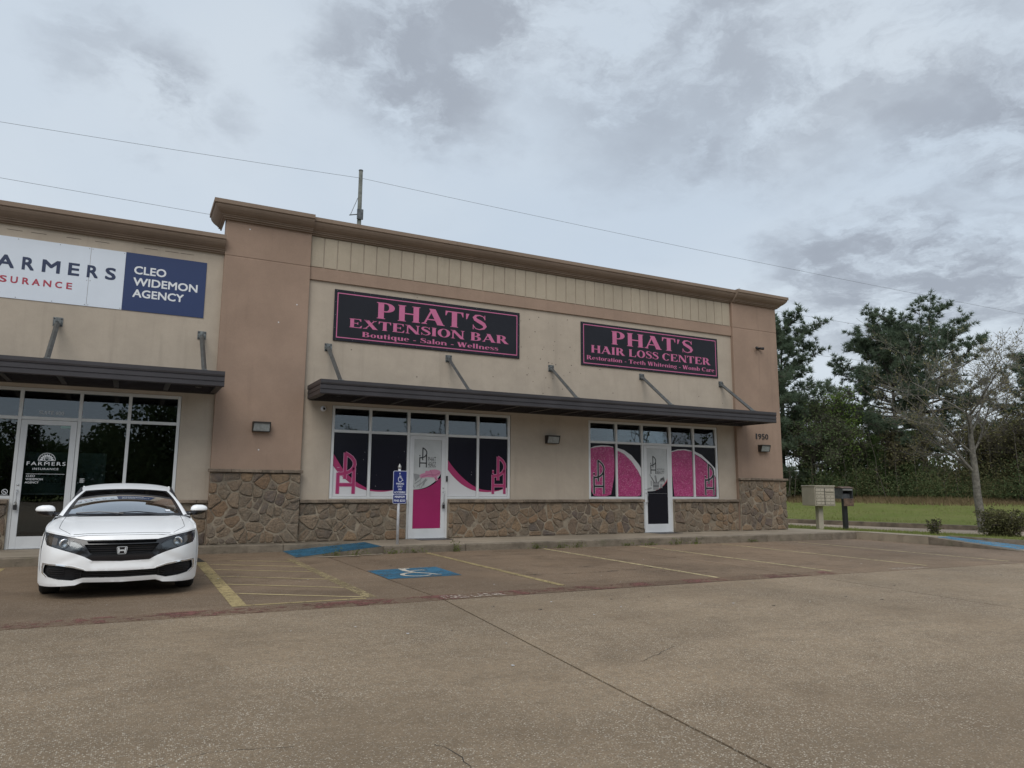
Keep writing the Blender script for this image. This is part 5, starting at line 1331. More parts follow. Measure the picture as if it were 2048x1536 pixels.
def planar(polys, outline, step):
    vs = []; es = []
    for P in polys.values():
        P = dens(P); b = len(vs); vs += [Vector(p) for p in P]; es += [(b+i, b+(i+1) % len(P)) for i in range(len(P))]
    x0, x1 = min(p[0] for p in outline), max(p[0] for p in outline); z0, z1 = min(p[1] for p in outline), max(p[1] for p in outline)
    z = z0+step/2
    while z < z1:
        x = x0+step/2
        while x < x1:
            if inside(outline, x, z): vs.append(Vector((x+random.uniform(-.003,.003), z+random.uniform(-.003,.003))))
            x += step
        z += step
    V, E_, F_, *_ = geometry.delaunay_2d_cdt(vs, es, [], 0, 1e-5)
    return [(v.x, v.y) for v in V], F_
V2, F2 = planar(polys, outline, .036)
OR = ['pr0','pr1','am0','am1','lens0','lens1','slit','mesh','grille','ch0','ch1','open','body']
reg = {k: [] for k in OR}
for f in F2:
    cx_ = sum(V2[i][0] for i in f)/len(f); cz_ = sum(V2[i][1] for i in f)/len(f)
    for k in OR:
        if inside(polys[k], cx_, cz_): reg[k].append(tuple(f)); break
def sculpt(x, z):                                # character lines pressed into the bumper
    y = FY(x, z); a = abs(x)
    y += .018*math.exp(-((z-.43+.0*a)/.03)**2)*(a < .34)      # ledge below the grille
    t = (z-(.56-.20*(a-.35)/.5)); y += .010*math.exp(-(t/.03)**2)*(a > .35)
    y -= .016*math.exp(-((z-.175)/.03)**2)
    y += .012*math.exp(-((z-.20)/.02)**2)*(a < .4)
    return y
def region(keys, off, name, m, parent, rim=True, rimto=0.0, smooth=True):
    fs = [f for k in keys for f in reg[k]]
    if not fs: return None
    from collections import Counter
    idx = {}; vs = []
    def vid(i, o_):
        if (i, o_) not in idx: idx[(i, o_)] = len(vs); x, z = V2[i]; vs.append((x, sculpt(x, z)+o_, z))
        return idx[(i, o_)]
    out_ = []; cnt = Counter()
    for f in fs:
        out_.append(tuple(vid(i, off) for i in f))
        for i in range(len(f)): cnt[tuple(sorted((f[i], f[(i+1) % len(f)])))] += 1
    if rim:
        for f in fs:
            for i in range(len(f)):
                a, b = f[i], f[(i+1) % len(f)]
                if cnt[tuple(sorted((a, b)))] == 1: out_.append((vid(b, off), vid(a, off), vid(a, rimto), vid(b, rimto)))
    # orient to face -y
    o = obj(name, vs, out_, m, parent)
    me = o.data
    if smooth: me.shade_smooth()
    try: me.set_sharp_from_angle(angle=math.radians(35))
    except Exception: pass
    return o
bump_ = region(['body'], 0.0, 'front_bumper', CW, car, True, .05)
region(['grille'], .010, 'grille_surround', CBLK, car, True, .06)
region(['mesh','slit'], .055, 'grille_mesh', CMAT, car, True, .0)
region(['open'], .060, 'lower_intake', CMAT, car, True, .0)
for s in ('0','1'):
    region(['ch'+s], -.006, 'chrome_trim', CHROME, car, True, .02)
    h = region(['lens'+s, 'pr'+s, 'am'+s], -.002, 'headlight', LENSG, car, True, .05)
    region(['lens'+s, 'am'+s, 'pr'+s], .060, 'housing', mat('lamp_bowl', (.14,.14,.145), .3, .5) if 'lamp_bowl' not in MATS else MATS['lamp_bowl'], h, False)
    region(['pr'+s], .025, 'reflector', mat('lamp_reflector_dark', (.13,.135,.14), .3, .8) if 'lamp_reflector_dark' not in MATS else MATS['lamp_reflector_dark'], h, True, .06, False)
    region(['am'+s], .035, 'indicator', mat('indicator', (.30,.24,.20), .2, .4) if 'indicator' not in MATS else MATS['indicator'], h, True, .06)
    sg = -1 if s == '0' else 1
    MB().lathe([(.03,.052),(.0,.056),(-.005,.045),(.012,.02),(.012,0)], (sg*.625, FY(.625,.665)+.02, .662), 'y', 20).build('projector', CHROME, h, True)
# grille bars
def bar(pts, hgt, dep, name, m, off=.02, parent=None):
    mb = MB()
    for (xa, za), (xb, zb_) in zip(pts[:-1], pts[1:]):
        n_ = max(1, int(abs(xb-xa)/.06))
        for k in range(n_):
            ta, tb = k/n_, (k+1)/n_; x1_, z1_ = xa+(xb-xa)*ta, za+(zb_-za)*ta; x2_, z2_ = xa+(xb-xa)*tb, za+(zb_-za)*tb
            y1_, y2_ = FY(x1_, z1_)+off, FY(x2_, z2_)+off
            mb.add([(x1_,y1_,z1_-hgt/2),(x2_,y2_,z2_-hgt/2),(x2_,y2_,z2_+hgt/2),(x1_,y1_,z1_+hgt/2),(x1_,y1_+dep,z1_-hgt/2),(x2_,y2_+dep,z2_-hgt/2),(x2_,y2_+dep,z2_+hgt/2),(x1_,y1_+dep,z1_+hgt/2)],
                   [(0,1,2,3),(3,2,6,7),(1,0,4,5)])
    return mb.build(name, m, parent or car)
for z_, xw in ((.625,.39),(.600,.37),(.575,.35),): bar([(-xw, z_), (xw, z_)], .009, .03, 'grille_slat', CBLK, .035)
for z_ in (.315,.292,.27): bar([(-.50, z_), (.50, z_)], .007, .02, 'intake_slat', CBLK, .045)
for sg in (-1, 1):
    for z_ in (.36,.335,.31,.285): bar([(sg*.60, z_), (sg*.78, z_)], .006, .02, 'intake_slat', CBLK, .045)
    MB().box(sg*.42-.004, sg*.42+.004, FY(.42,.3)+.03, FY(.42,.3)+.06, .25, .35).build('intake_rib', CBLK, car)
# badge
bd = MB(); yb_ = FY(0, .585)-.004
def ringp(P, Q, y0, y1):
    k = len(P); v = [(p[0], y0, p[1]) for p in P]+[(q[0], y0, q[1]) for q in Q]+[(p[0], y1, p[1]) for p in P]+[(q[0], y1, q[1]) for q in Q]
    f = []
    for i in range(k):
        j = (i+1) % k; f += [(i, j, k+j, k+i), (i, 2*k+i, 2*k+j, j), (k+i, k+j, 3*k+j, 3*k+i)]
    bd.add(v, f)
def trap(w1, w2, h, r=.016, c=.5765):
    P = []
    for (x, z, a0) in ((w2/2-r, -h/2+r, -90), (w1/2-r, h/2-r, 0), (-w1/2+r, h/2-r, 90), (-w2/2+r, -h/2+r, 180)):
        P += [(x+r*math.cos(math.radians(a0+90*i/4)), c+z+r*math.sin(math.radians(a0+90*i/4))) for i in range(5)]
    return P
ringp(trap(.118,.100,.090), trap(.106,.090,.080,.012), yb_, yb_+.012)
for q in ([(-.047,.611),(-.031,.611),(-.022,.570),(-.0195,.5765),(-.028,.543),(-.040,.543)], [(.047,.611),(.031,.611),(.022,.570),(.0195,.5765),(.028,.543),(.040,.543)]): bd.prism([q[0],q[1],q[2],q[4],q[5]], yb_-.002, yb_+.010)
bd.prism([(-.020,.585),(.020,.585),(.024,.568),(-.024,.568)], yb_-.001, yb_+.010)
bd.build('badge', BADGE, car)
flat([trap(.105,.089,.079,.012)], yb_+.009, 'badge_back', CBLK, car)
# bonnet and wings in one skin
XS = [0,.15,.3,.42,.52,.60,.66,.73,.80,.845,.868]
ZF = [.757,.757,.757,.755,.740,.756,.769,.781,.793,.799,.801]
def zf(x):
    a = abs(x)
    for i in range(len(XS)-1):
        if a <= XS[i+1]: t = (a-XS[i])/(XS[i+1]-XS[i]); return ZF[i]+(ZF[i+1]-ZF[i])*t
    return ZF[-1]
def hood(u, v):
    x_f = u*.868; zf_ = zf(x_f)+.001; yf_ = FY(x_f, zf_)
    wr = .868+.0*v; x_r = u*.862; a = abs(x_r)
    yr = -4.98+.22*(a/.8)**2
    zr = .942-.012*(a/.7)**2-.04*max(0, (a-.72)/.14)**1.5
    e = v**.72
    x = x_f+(x_r-x_f)*v+(.018*math.sin(math.pi*v)*(1 if u > 0 else -1)*abs(u)**6); y = yf_+(yr-yf_)*v
    z = zf_+(zr-zf_)*e+.014*math.sin(math.pi*min(1, v*1.05))*(1-abs(u)**3)
    a = abs(x); z += .012*math.exp(-((a-(.50+.12*v))/.05)**2)*min(1, v*5)*(1-v*.5)
    z += .016*math.exp(-((a-.80)/.06)**2)*min(1, v*4)*(1-.6*v)
    return (x, y, z)
nu_, nv_ = 48, 22
V = [hood(-1+2*i/nu_, j/nv_) for j in range(nv_+1) for i in range(nu_+1)]
Fs = [(j*(nu_+1)+i, j*(nu_+1)+i+1, (j+1)*(nu_+1)+i+1, (j+1)*(nu_+1)+i) for j in range(nv_) for i in range(nu_)]
obj('bonnet', V, Fs, CW, car, True)
# shut line across the nose and down the wings
def seam(pts, w=.004, name='shut_line'):
    return MB().tube(pts, w, 4).build(name, SEAM, car)
seam([hood(u, .035) for u in np.linspace(-.62, .62, 22)], .003)
for s in (-1, 1): seam([hood(s*(.62+.20*min(1, v*6)-.0*v), v) for v in np.linspace(.035, 1, 20)], .0032)
# flanks with wheel arches
def SX(y, z):
    b = .905-.035*max(0, (z-.55)/.3)**2-.03*max(0, (.35-z)/.2)**2+.008*math.exp(-((z-.62)/.02)**2)
    t = (y+3.83)/2.32
    return b-.055*abs(t)**6*(1 if y > -3.83 else .5)-.01
def shoulder(y): return .80+(.935-.80)*min(1, (y+5.70)/1.0)**.8 if y < -4.7 else .935+.03*(y+4.7)/3.0
flank = [(-5.60,.16),(-5.25-.39,.20)]
arch = lambda c, a0, a1, r=.365: [(c+r*math.cos(a), .325+r*math.sin(a)) for a in np.linspace(a0, a1, 14)]
flank = [(-5.615,.20)]+[p for p in arch(-5.25, math.pi+.0-.25, -.28+.0) if p[1] > .17]
P_ = [(-5.62,.26)]
P_ = [(-5.66,.30)]+[(p[0], p[1]) for p in arch(-5.25, math.radians(178), math.radians(-22))]+[(-4.78,.165),(-2.98,.165)]+[(p[0], p[1]) for p in arch(-2.55, math.radians(202), math.radians(-12))]+[(-1.75,.26),(-1.60,.60),(-1.62,.97)]
P_ += [(y, shoulder(y)) for y in np.linspace(-1.8, -5.68, 24)]
for s in (-1, 1):
    Vp, Fp = planar({'a': P_}, P_, .09)
    fs = [f for f in Fp if inside(P_, sum(Vp[i][0] for i in f)/len(f), sum(Vp[i][1] for i in f)/len(f))]
    vs = [(s*SX(p[0], p[1]), p[0], p[1]) for p in Vp]
    if s < 0: fs = [f[::-1] for f in fs]
    # arch lips
    o = obj('side_panel', vs, fs, CW, car, True)
    for c in (-5.25, -2.55):
        mb = MB(); A = [(s*(SX(p[0], p[1])+.001), p[0], p[1]) for p in arch(c, math.radians(195), math.radians(-15))]; B = [(s*.60, a[1], a[2]) for a in A]; k = len(A)
        mb.add(A+B, [(i, i+1, k+i+1, k+i) for i in range(k-1)]); mb.build('wheel_well', CMAT, car)
    for yy in (-4.62, -3.42, -2.42): seam([(s*(SX(yy, z_)+.001), yy, z_) for z_ in (.25,.45,.7,.92)], .003)
    for yy in (-3.6, -2.6): MB().box(s*.90-.012, s*.90+.012, yy-.1, yy+.09, .80, .825, .006).build('door_handle', CW, car)
# deck, boot and tail
mb = MB(); ys = np.linspace(-4.80, -1.62, 18)
for a, b in zip(ys[:-1], ys[1:]):
    for (u, w) in zip(np.linspace(-1, 1, 13)[:-1], np.linspace(-1, 1, 13)[1:]):
        Z = lambda y, q: shoulder(y)+.03*(1-q*q)+(.05*(1-q**4) if y > -2.2 else 0)
        X_ = lambda y, q: q*SX(y, shoulder(y))
        mb.add([(X_(a,u),a,Z(a,u)),(X_(a,w),a,Z(a,w)),(X_(b,w),b,Z(b,w)),(X_(b,u),b,Z(b,u))], [(0,1,2,3)])
mb.build('rear_deck', CW, car, True)
mb = MB(); zs = [.20,.4,.6,.8,1.0]; 
for i in range(4):
    for (u, w) in zip(np.linspace(-1, 1, 11)[:-1], np.linspace(-1, 1, 11)[1:]):
        Y = lambda q, z: -1.52-.12*q**4-.06*(z-.5)**2
        mb.add([(.86*u,Y(u,zs[i]),zs[i]),(.86*u,Y(u,zs[i+1]),zs[i+1]),(.86*w,Y(w,zs[i+1]),zs[i+1]),(.86*w,Y(w,zs[i]),zs[i])], [(0,1,2,3)])
mb.build('rear_bumper', CW, car, True)
for s in (-1, 1): MB().box(s*.70-.13, s*.70+.13, -1.60, -1.53, .78, .90, .02).build('tail_light', mat('tail_red', (.25,.01,.01), .2) if 'tail_red' not in MATS else MATS['tail_red'], car)
bx('underbody_light_block', -.80, .80, -5.55, -1.7, .19, .40, CMAT, car); bx('cabin_floor', -.8, .8, -5.0, -1.8, .40, .55, CMAT, car)  # first box: plain dark block added beneath the body to stop light
bx('firewall', -.78, .78, -5.55, -5.0, .40, .72, CMAT, car)
# greenhouse: windscreen, pillars, roof
def WS(s, t):
    xb, xt = s*.800, s*.575
    bx_, by_, bz_ = xb, -4.99+.24*s*s, .950-.010*s*s
    tx_, ty_, tz_ = xt, -4.14+.10*s*s, 1.300-.032*s*s
    x = bx_+(tx_-bx_)*t; y = by_+(ty_-by_)*t; z = bz_+(tz_-bz_)*t
    z += .045*math.sin(math.pi*t)*(1-.3*s*s); y -= .02*math.sin(math.pi*t)
    return (x, y, z)
def grid(fn, us, vs, name, m, off=0.0, smooth=True, flip=False):
    V = [fn(u, v) for v in vs for u in us]; n_ = len(us)
    F_ = [(j*n_+i, j*n_+i+1, (j+1)*n_+i+1, (j+1)*n_+i) for j in range(len(vs)-1) for i in range(n_-1)]
    if flip: F_ = [f[::-1] for f in F_]
    return obj(name, V, F_, m, car, smooth)
ws = grid(lambda u, v: WS(u*.905, .01+v*.95), list(np.linspace(-1, 1, 25)), list(np.linspace(0, 1, 13)), 'windscreen', CARGLASS)
def up_(p, d=.004): return (p[0], p[1]-d*.4, p[2]+d)
for s in (-1, 1):   # black edge and white pillar
    mb = MB(); T = np.linspace(0, 1, 14)
    A = [up_(WS(s*.875, t), .003) for t in T]; B = [up_(WS(s*.935, t), .003) for t in T]; k = len(T)
    mb.add(A+B, [(i, i+1, k+i+1, k+i) if s < 0 else (i, k+i, k+i+1, i+1) for i in range(k-1)]); mb.build('glass_edge', CBLK, car, True)
    mb = MB(); A = [WS(s*.930, t) for t in T]; B = [up_(WS(s*.985, t), .012) for t in T]; Cc = [(WS(s*1.03, t)[0], WS(s, t)[1]+.06, WS(s, t)[2]-.02) for t in T]
    mb.add(A+B+Cc, [(i, i+1, k+i+1, k+i) for i in range(k-1)]+[(k+i, k+i+1, 2*k+i+1, 2*k+i) for i in range(k-1)]); mb.build('pillar', CW, car, True)
mb = MB(); U = np.linspace(-.9, .9, 21); A = [up_(WS(u, .94), .003) for u in U]; B = [up_(WS(u, 1.0), .003) for u in U]; k = len(U)
mb.add(A+B, [(i, i+1, k+i+1, k+i) for i in range(k-1)]); mb.build('glass_edge', CBLK, car, True)
mb = MB(); A = [up_(WS(u, .0), .004) for u in U]; B = [up_(WS(u, .055), .004) for u in U]
mb.add(A+B, [(i, i+1, k+i+1, k+i) for i in range(k-1)]); mb.build('cowl', CBLK, car, True)
def roof(s, t):
    y = -4.14+.10*s*s*(1-t)+t*1.46
    w = .575+.035*math.sin(math.pi*min(1, t*1.1)*.9)
    z = 1.300-.032*s*s+.125*(math.sin(math.pi*(.10+t*.68))-math.sin(math.pi*.10))*(1-.12*s*s)-.018*abs(s)**5*(t*3 if t < .33 else 1)
    return (s*w, y, z)
grid(roof, list(np.linspace(-1, 1, 21)), list(np.linspace(0, 1, 12)), 'roof', CW)
for s in (-1, 1):
    mb = MB(); T = np.linspace(0, 1, 12); A = [roof(s, t) for t in T]; B = [(s*(SX(a[1], .95)-.015), -4.72+t*3.0, shoulder(-4.72+t*3.0)+.005) for a, t in zip(A, T)]; k = 12
    mb.add(A+B, [(i, i+1, k+i+1, k+i) if s > 0 else (i, k+i, k+i+1, i+1) for i in range(k-1)]); mb.build('side_glass', CARGLASS, car, True)
    MB().tube([(a[0]+.006*s, a[1], a[2]-.006) for a in A], .010, 6).build('roof_rail_trim', CBLK, car, True)
    for t in (.42, .80):
        i = int(t*11); a, b = Vector(A[i]), Vector(B[i]); MB().tube([a+Vector((.004*s,0,0)), b+Vector((-.01*s,0,0))], .022, 6).build('pillar', CBLK if t == .42 else CW, car)
def RG(s, t):
    a = roof(s, 1); return (a[0]+(s*.68-a[0])*t, a[1]+(.72)*t, a[2]+(1.03-a[2])*t+.03*math.sin(math.pi*t))
grid(RG, list(np.linspace(-1, 1, 15)), list(np.linspace(0, 1, 8)), 'rear_window', CARGLASS)
# mirrors
for s in (-1, 1):
    mb = MB(); n1, n2 = 14, 10
    for j in range(n2+1):
        ph = math.pi*j/n2
        for i in range(n1):
            th = 2*math.pi*i/n1; cx_, cy_, cz_ = math.cos(th)*math.sin(ph), math.cos(ph), math.sin(th)*math.sin(ph)
            sg = lambda v, p: math.copysign(abs(v)**p, v)
            X_ = .118*sg(cx_, .75); Z_ = .070*sg(cz_, .8)*(1-.22*sg(cx_, 1)) ; mb.v.append((s*(.965+X_), -4.66+.075*sg(cy_, .8)+.05*X_, 1.015+Z_+.006*X_/.1))
    mb.f += [(j*n1+i, j*n1+(i+1) % n1, (j+1)*n1+(i+1) % n1, (j+1)*n1+i) for j in range(n2) for i in range(n1)]
    hi = MB(); lo = MB()
    zc = 1.004
    hi.add([(a, b, max(c, zc)) for a, b, c in mb.v], mb.f); lo.add([(s*(.965+(abs(a)-.965)*.93), b+.004, min(c, zc-.0008)-.006) for a, b, c in mb.v], mb.f)
    m_ = hi.build('wing_mirror', CW, car, False); lo.build('mirror_base', CBLK, m_, False)
    MB().tube([(s*.80,-4.62,.955),(s*.90,-4.65,.965)], [.035,.025], 8).build('mirror_arm', CBLK, m_, True)
    for q in (m_,):
        q.data.shade_smooth()
# wheels
for s in (-1, 1):
    for yy in (-5.25, -2.55):
        t = MB().lathe([(-.105,.20),(-.110,.245),(-.108,.29),(-.095,.313),(-.06,.323),(.06,.323),(.095,.313),(.108,.29),(.110,.245),(.105,.20)], (s*.785, yy, .323), 'x', 36).build('wheel', TYRE, car, True)
        MB().lathe([(s*.09,.215),(s*.085,.19),(s*.03,.18),(s*.03,.0)], (s*.785, yy, .323), 'x', 28).build('rim', RIM, t, True)
        for k in range(5):
            a = 2*math.pi*k/5; mb = MB(); c_, s_ = math.cos(a), math.sin(a)
            mb.tube([(s*.865, yy+.04*c_, .323+.04*s_), (s*.875, yy+.20*c_, .323+.20*s_)], [.03,.022], 6); mb.build('spoke', RIM, t)
# wipers, sticker, mirror, interior
for (x0_, x1_) in ((-.62,-.02),(-.10,.40)):
    a, b = WS(x1_/.8, .012), WS((x0_+.02)/.8, .045)
    MB().tube([up_(a, .022), up_(WS((x0_+x1_)/1.6, .055), .024), up_(b, .016)], .008, 6).build('wiper', CBLK, car)
s1_, s2_ = .66, .74
mb = MB(); mb.add([up_(WS(s1_, .10), .006), up_(WS(s2_, .10), .006), up_(WS(s2_, .155), .006), up_(WS(s1_, .155), .006)], [(0,1,2,3)]); mb.build('sticker', WHITE, car)
CIN = mat('car_interior', (.030, .030, .032), .75)
MB().box(-.72,.72,-4.75,-4.35,.72,.93,.03).build('dashboard', CIN, car)
for s in (-1, 1):
    MB().box(s*.36-.24, s*.36+.24, -3.35, -3.15, .45, 1.05, .06).build('seat', CIN, car); MB().box(s*.36-.12, s*.36+.12, -3.28, -3.18, 1.06, 1.24, .04).build('headrest', CIN, car)
MB().box(-.6,.6,-2.55,-2.4,.5,1.05,.05).build('seat', CIN, car)
MB().box(-.11,.11,-4.12,-4.08,1.235,1.295,.015).build('rear_view_mirror', CBLK, car)
mb = MB(); mb.tube([(.36+.18*math.cos(a), -4.2+.05*math.sin(a), .90+.18*math.sin(a)) for a in np.linspace(0, 2*math.pi, 22)], .014, 6, False); mb.build('steering_wheel', CIN, car)

# =================================================================== VEGETATION
def tris_obj(name, tri, m, parent=None, origin=None):
    tri = np.asarray(tri, dtype=np.float32); V = tri.reshape(-1, 3); Fc = np.arange(len(V)).reshape(-1, 3)
    return obj_np(name, V, Fc, m, parent, False, origin)
def segs_obj(segs, name, m, parent=None, n=5):
    """segs: list of (p0, p1, r0, r1)"""
    S = np.array([(*a, *b, r, q) for a, b, r, q in segs], dtype=float); A, B = S[:, :3], S[:, 3:6]; r0, r1 = S[:, 6], S[:, 7]
    T = B-A; T /= np.linalg.norm(T, axis=1)[:, None]+1e-9; ref = np.where(np.abs(T[:, 2:3]) > .9, np.array([[1., 0, 0]]), np.array([[0, 0, 1.]]))
    U = np.cross(T, ref); U /= np.linalg.norm(U, axis=1)[:, None]+1e-9; Wv = np.cross(T, U)
    an = np.arange(n)*2*math.pi/n; c, s = np.cos(an), np.sin(an)
    ring = U[:, None, :]*c[None, :, None]+Wv[:, None, :]*s[None, :, None]
    V = np.concatenate([A[:, None]+ring*r0[:, None, None], B[:, None]+ring*r1[:, None, None]], axis=1).reshape(-1, 3)
    k = np.arange(n); q = np.stack([k, (k+1) % n, n+(k+1) % n, n+k], 1); Fc = (np.arange(len(S))*2*n)[:, None, None]+q[None]
    return obj_np(name, V, Fc.reshape(-1, 4), m, parent, True)
def rnd_unit(n_): v = RNG.normal(size=(n_, 3)); return v/np.linalg.norm(v, axis=1)[:, None]
def needles(C_, D_dir, n_, L, w):
    """tufts of needles at centres C_, pointing roughly along D_dir"""
    k = len(C_); c = np.repeat(C_, n_, 0); d = np.repeat(D_dir, n_, 0)*.75+rnd_unit(k*n_)*.95; d /= np.linalg.norm(d, axis=1)[:, None]
    l = L*RNG.uniform(.6, 1.1, (k*n_, 1)); p = np.cross(d, rnd_unit(k*n_)); p /= np.linalg.norm(p, axis=1)[:, None]+1e-9
    return np.stack([c-p*w, c+p*w, c+d*l], 1)
def leaves(C_, L, w, up=.0):
    k = len(C_); d = rnd_unit(k); d[:, 2] += up; d /= np.linalg.norm(d, axis=1)[:, None]; p = np.cross(d, rnd_unit(k)); p /= np.linalg.norm(p, axis=1)[:, None]+1e-9
    l = L*RNG.uniform(.5, 1.2, (k, 1)); a, b, c_, e = C_, C_+d*l*.5+p*w, C_+d*l, C_+d*l*.5-p*w
    return np.concatenate([np.stack([a, b, c_], 1), np.stack([a, c_, e], 1)], 0)
def pine(label, loc, H, trunk=.17, base=.35, spread=3.2, lean=(0, 0), dens_=1.0, seed=1, m=PINEL, tl=.36, tw=.028, nn=15, group='tall pines beyond the lawn', name='pine_tree', thin=None):
    global RNG; RNG = np.random.default_rng(seed); rnd = random.Random(seed)
    t = thing(name, label, 'tree', loc, group); L = Vector(loc)
    segs = []; P = []
    for k in range(15):
        u = k/14; P.append(Vector((lean[0]*u**1.6+.12*math.sin(u*7+seed), lean[1]*u**1.6+.10*math.cos(u*5+seed), H*u)))
    rad = lambda u: trunk*(1-u)**.8+.02
    for k in range(14): segs.append((L+P[k], L+P[k+1], rad(k/14), rad((k+1)/14)))
    tc = []; td = []
    nb = int(44*dens_)
    for b_ in range(nb):
        u = base+(1-base)*((b_+rnd.random())/nb)**.92
        i = min(13, int(u*14)); p = P[i].lerp(P[i+1], u*14-i); az_ = b_*2.4+rnd.uniform(-.5, .5)
        rel = (u-base)/(1-base)
        ln = spread*(math.sin(math.pi*min(1, .24+.60*rel))**.7*.75+.22)*rnd.uniform(.55, 1.15)*(1-.25*rel)
        if thin: ln *= thin(rel, rnd)
        el = math.radians(-4+48*rel**2+rnd.uniform(-10, 12)); d = Vector((math.cos(az_)*math.cos(el), math.sin(az_)*math.cos(el), math.sin(el)))
        pts = [p]; q = p.copy(); n_ = 6
        for s_ in range(n_):
            d = (d+Vector((rnd.uniform(-.22,.22), rnd.uniform(-.22,.22), rnd.uniform(-.08,.20)))).normalized(); q = q+d*ln/n_; pts.append(q.copy())
            segs.append((L+pts[-2], L+pts[-1], .045*(1-s_/n_)*(ln/3)+.012, .045*(1-(s_+1)/n_)*(ln/3)+.010))
            if s_ >= 1:
                for _ in range(3 if s_ < 4 else 5):                     # side twigs, bunched at the end of the limb
                    dd = (d*.5+Vector((rnd.uniform(-1,1), rnd.uniform(-1,1), rnd.uniform(-.15,.7)))).normalized(); tl_ = rnd.uniform(.35,.95)*min(1, ln/2.5)
                    e = q+dd*tl_; segs.append((L+q, L+e, .014, .007))
                    for f_ in (.45,.7,.88,1.0):
                        c = q.lerp(e, f_)+Vector((rnd.gauss(0,.09), rnd.gauss(0,.09), rnd.gauss(0,.06))); tc.append(L+c); td.append(dd+Vector((0,0,.35)))
        
    tc = np.array([tuple(v) for v in tc]); td = np.array([tuple(v) for v in td])
    keep = RNG.random(len(tc)) < .80; tc, td = tc[keep], td[keep]
    segs_obj(segs[:14], 'trunk', BARK, t, 8); segs_obj(segs[14:], 'branches', BARK, t, 4)
    tris_obj('crown', needles(tc, td, nn, tl, tw), m, t)
    return t
def broad(label, loc, H, trunk, levels=4, spread=.55, leafm=None, leafn=6000, leafL=.12, leafw=.04, seed=3, name='tree', group=None, bark=BARK, first=.25, twigs=3, wig=.25, upw=.25, clump=.18, rmin=.006, skip=.22):
    global RNG; RNG = np.random.default_rng(seed); rnd = random.Random(seed)
    t = thing(name, label, 'tree', loc, group); L = Vector(loc); segs = []; ends = []; trunk_n = [0]
    def grow(p, d, ln, r, lev):
        n_ = 4 if lev else 6; q = p.copy()
        kids = []
        for s_ in range(n_):
            d2_ = (d+Vector((rnd.gauss(0, wig*(.35 if lev else .06))+(0 if lev else -.6*d.x), rnd.gauss(0, wig*(.35 if lev else .06))+(0 if lev else -.6*d.y), rnd.gauss(0, wig*.25)+(upw*.12 if lev else 0)))).normalized()
            e = q+d2_*ln/n_; r0 = r*(1-.55*s_/n_); r1 = r*(1-.55*(s_+1)/n_); segs.append((q.copy(), e.copy(), max(rmin, r0), max(rmin, r1))); 
            q, d = e, d2_
            if lev == 0 and s_ == n_-1: trunk_n[0] = len(segs)
            if lev > 0 or s_ >= int(n_*first): kids.append((q.copy(), d.copy(), r1))
            if lev >= levels-1: ends.append(q.copy())
        if lev < levels:
            for i, (kp, kd, kr) in enumerate(kids):
                for _ in range(twigs if (lev == 0 or i >= 1) else 1):
                    if rnd.random() < skip and lev: continue
                    a = rnd.uniform(0, 2*math.pi); perp = Vector((math.cos(a), math.sin(a), rnd.uniform(-.2,.5)))
                    perp = (perp-kd*perp.dot(kd)).normalized(); nd = (kd*(1-spread)+perp*spread*1.25+Vector((0,0,upw*.3))).normalized()
                    grow(kp, nd, ln*rnd.uniform(.42,.68), kr*rnd.uniform(.45,.62), lev+1)
    grow(L.copy(), Vector((rnd.uniform(-.04,.04), rnd.uniform(-.04,.04), 1)), H*.46, trunk, 0)
    zmax = max(s[1].z for s in segs)-L.z; k = H/zmax
    sc = lambda v: L+(v-L)*k
    segs = [(sc(a), sc(b), r, q) for a, b, r, q in segs]
    segs_obj([s for s in segs[:6]], 'trunk', bark, t, 9); segs_obj(segs[6:], 'branches', bark, t, 4)
    if leafm and leafn:
        E_ = np.array([tuple(sc(e)) for e in ends]); c = E_[RNG.integers(0, len(E_), leafn)]+RNG.normal(size=(leafn, 3))*clump
        tris_obj('crown', leaves(c, leafL, leafw), leafm, t)
    return t
def bushy(label, loc, H, Rr, m, n_=9000, L_=.16, w_=.05, seed=5, name='shrub', cat='shrub', group=None, stems=9, needle=False, cone=False, bark=BARK):
    """a plant leafy from the ground: many clumps on stems"""
    global RNG; RNG = np.random.default_rng(seed); rnd = random.Random(seed)
    t = thing(name, label, cat, loc, group); L = np.array(loc); segs = []; cl = []
    for k in range(stems):
        a = rnd.uniform(0, 6.28); r = Rr*rnd.uniform(.1, .75); h = H*rnd.uniform(.55, 1.0)
        p = L+np.array([rnd.uniform(-.1,.1)*Rr, rnd.uniform(-.1,.1)*Rr, 0])
        if cone: r *= .25
        e = L+np.array([r*math.cos(a), r*math.sin(a), h]); prev = p
        for s_ in range(1, 7):
            q = p+(e-p)*s_/6+np.array([rnd.gauss(0,.05), rnd.gauss(0,.05), 0])*Rr; segs.append((tuple(prev), tuple(q), .02*H*(1-s_/7)*.6+.006, .02*H*(1-(s_+1)/8)*.6+.005)); prev = q
            u = s_/6; w = Rr*(.62*(1-u*.75) if cone else .42*math.sin(math.pi*min(1, .25+.65*u)))
            for _ in range(5):
                d = rnd_unit(1)[0]*w*rnd.uniform(.5,1.2); d[2] *= .5; cl.append((q+d, w*.38)); segs.append((tuple(q), tuple(q+d), .010, .005))
    C0 = np.array([c for c, _ in cl]); R0 = np.array([r for _, r in cl]); i = RNG.integers(0, len(C0), n_)
    c = C0[i]+RNG.normal(size=(n_, 3))*R0[i][:, None]*.62; c[:, 2] = np.maximum(c[:, 2], L[2]+.02)
    segs_obj(segs, 'stems', bark, t, 4)
    tris_obj('foliage', needles(c[:n_//6], rnd_unit(n_//6)*.4+[0,0,.6], 6, L_*1.3, w_*.3) if needle else leaves(c, L_, w_), m, t)
    return t
import time; _t0 = time.time()
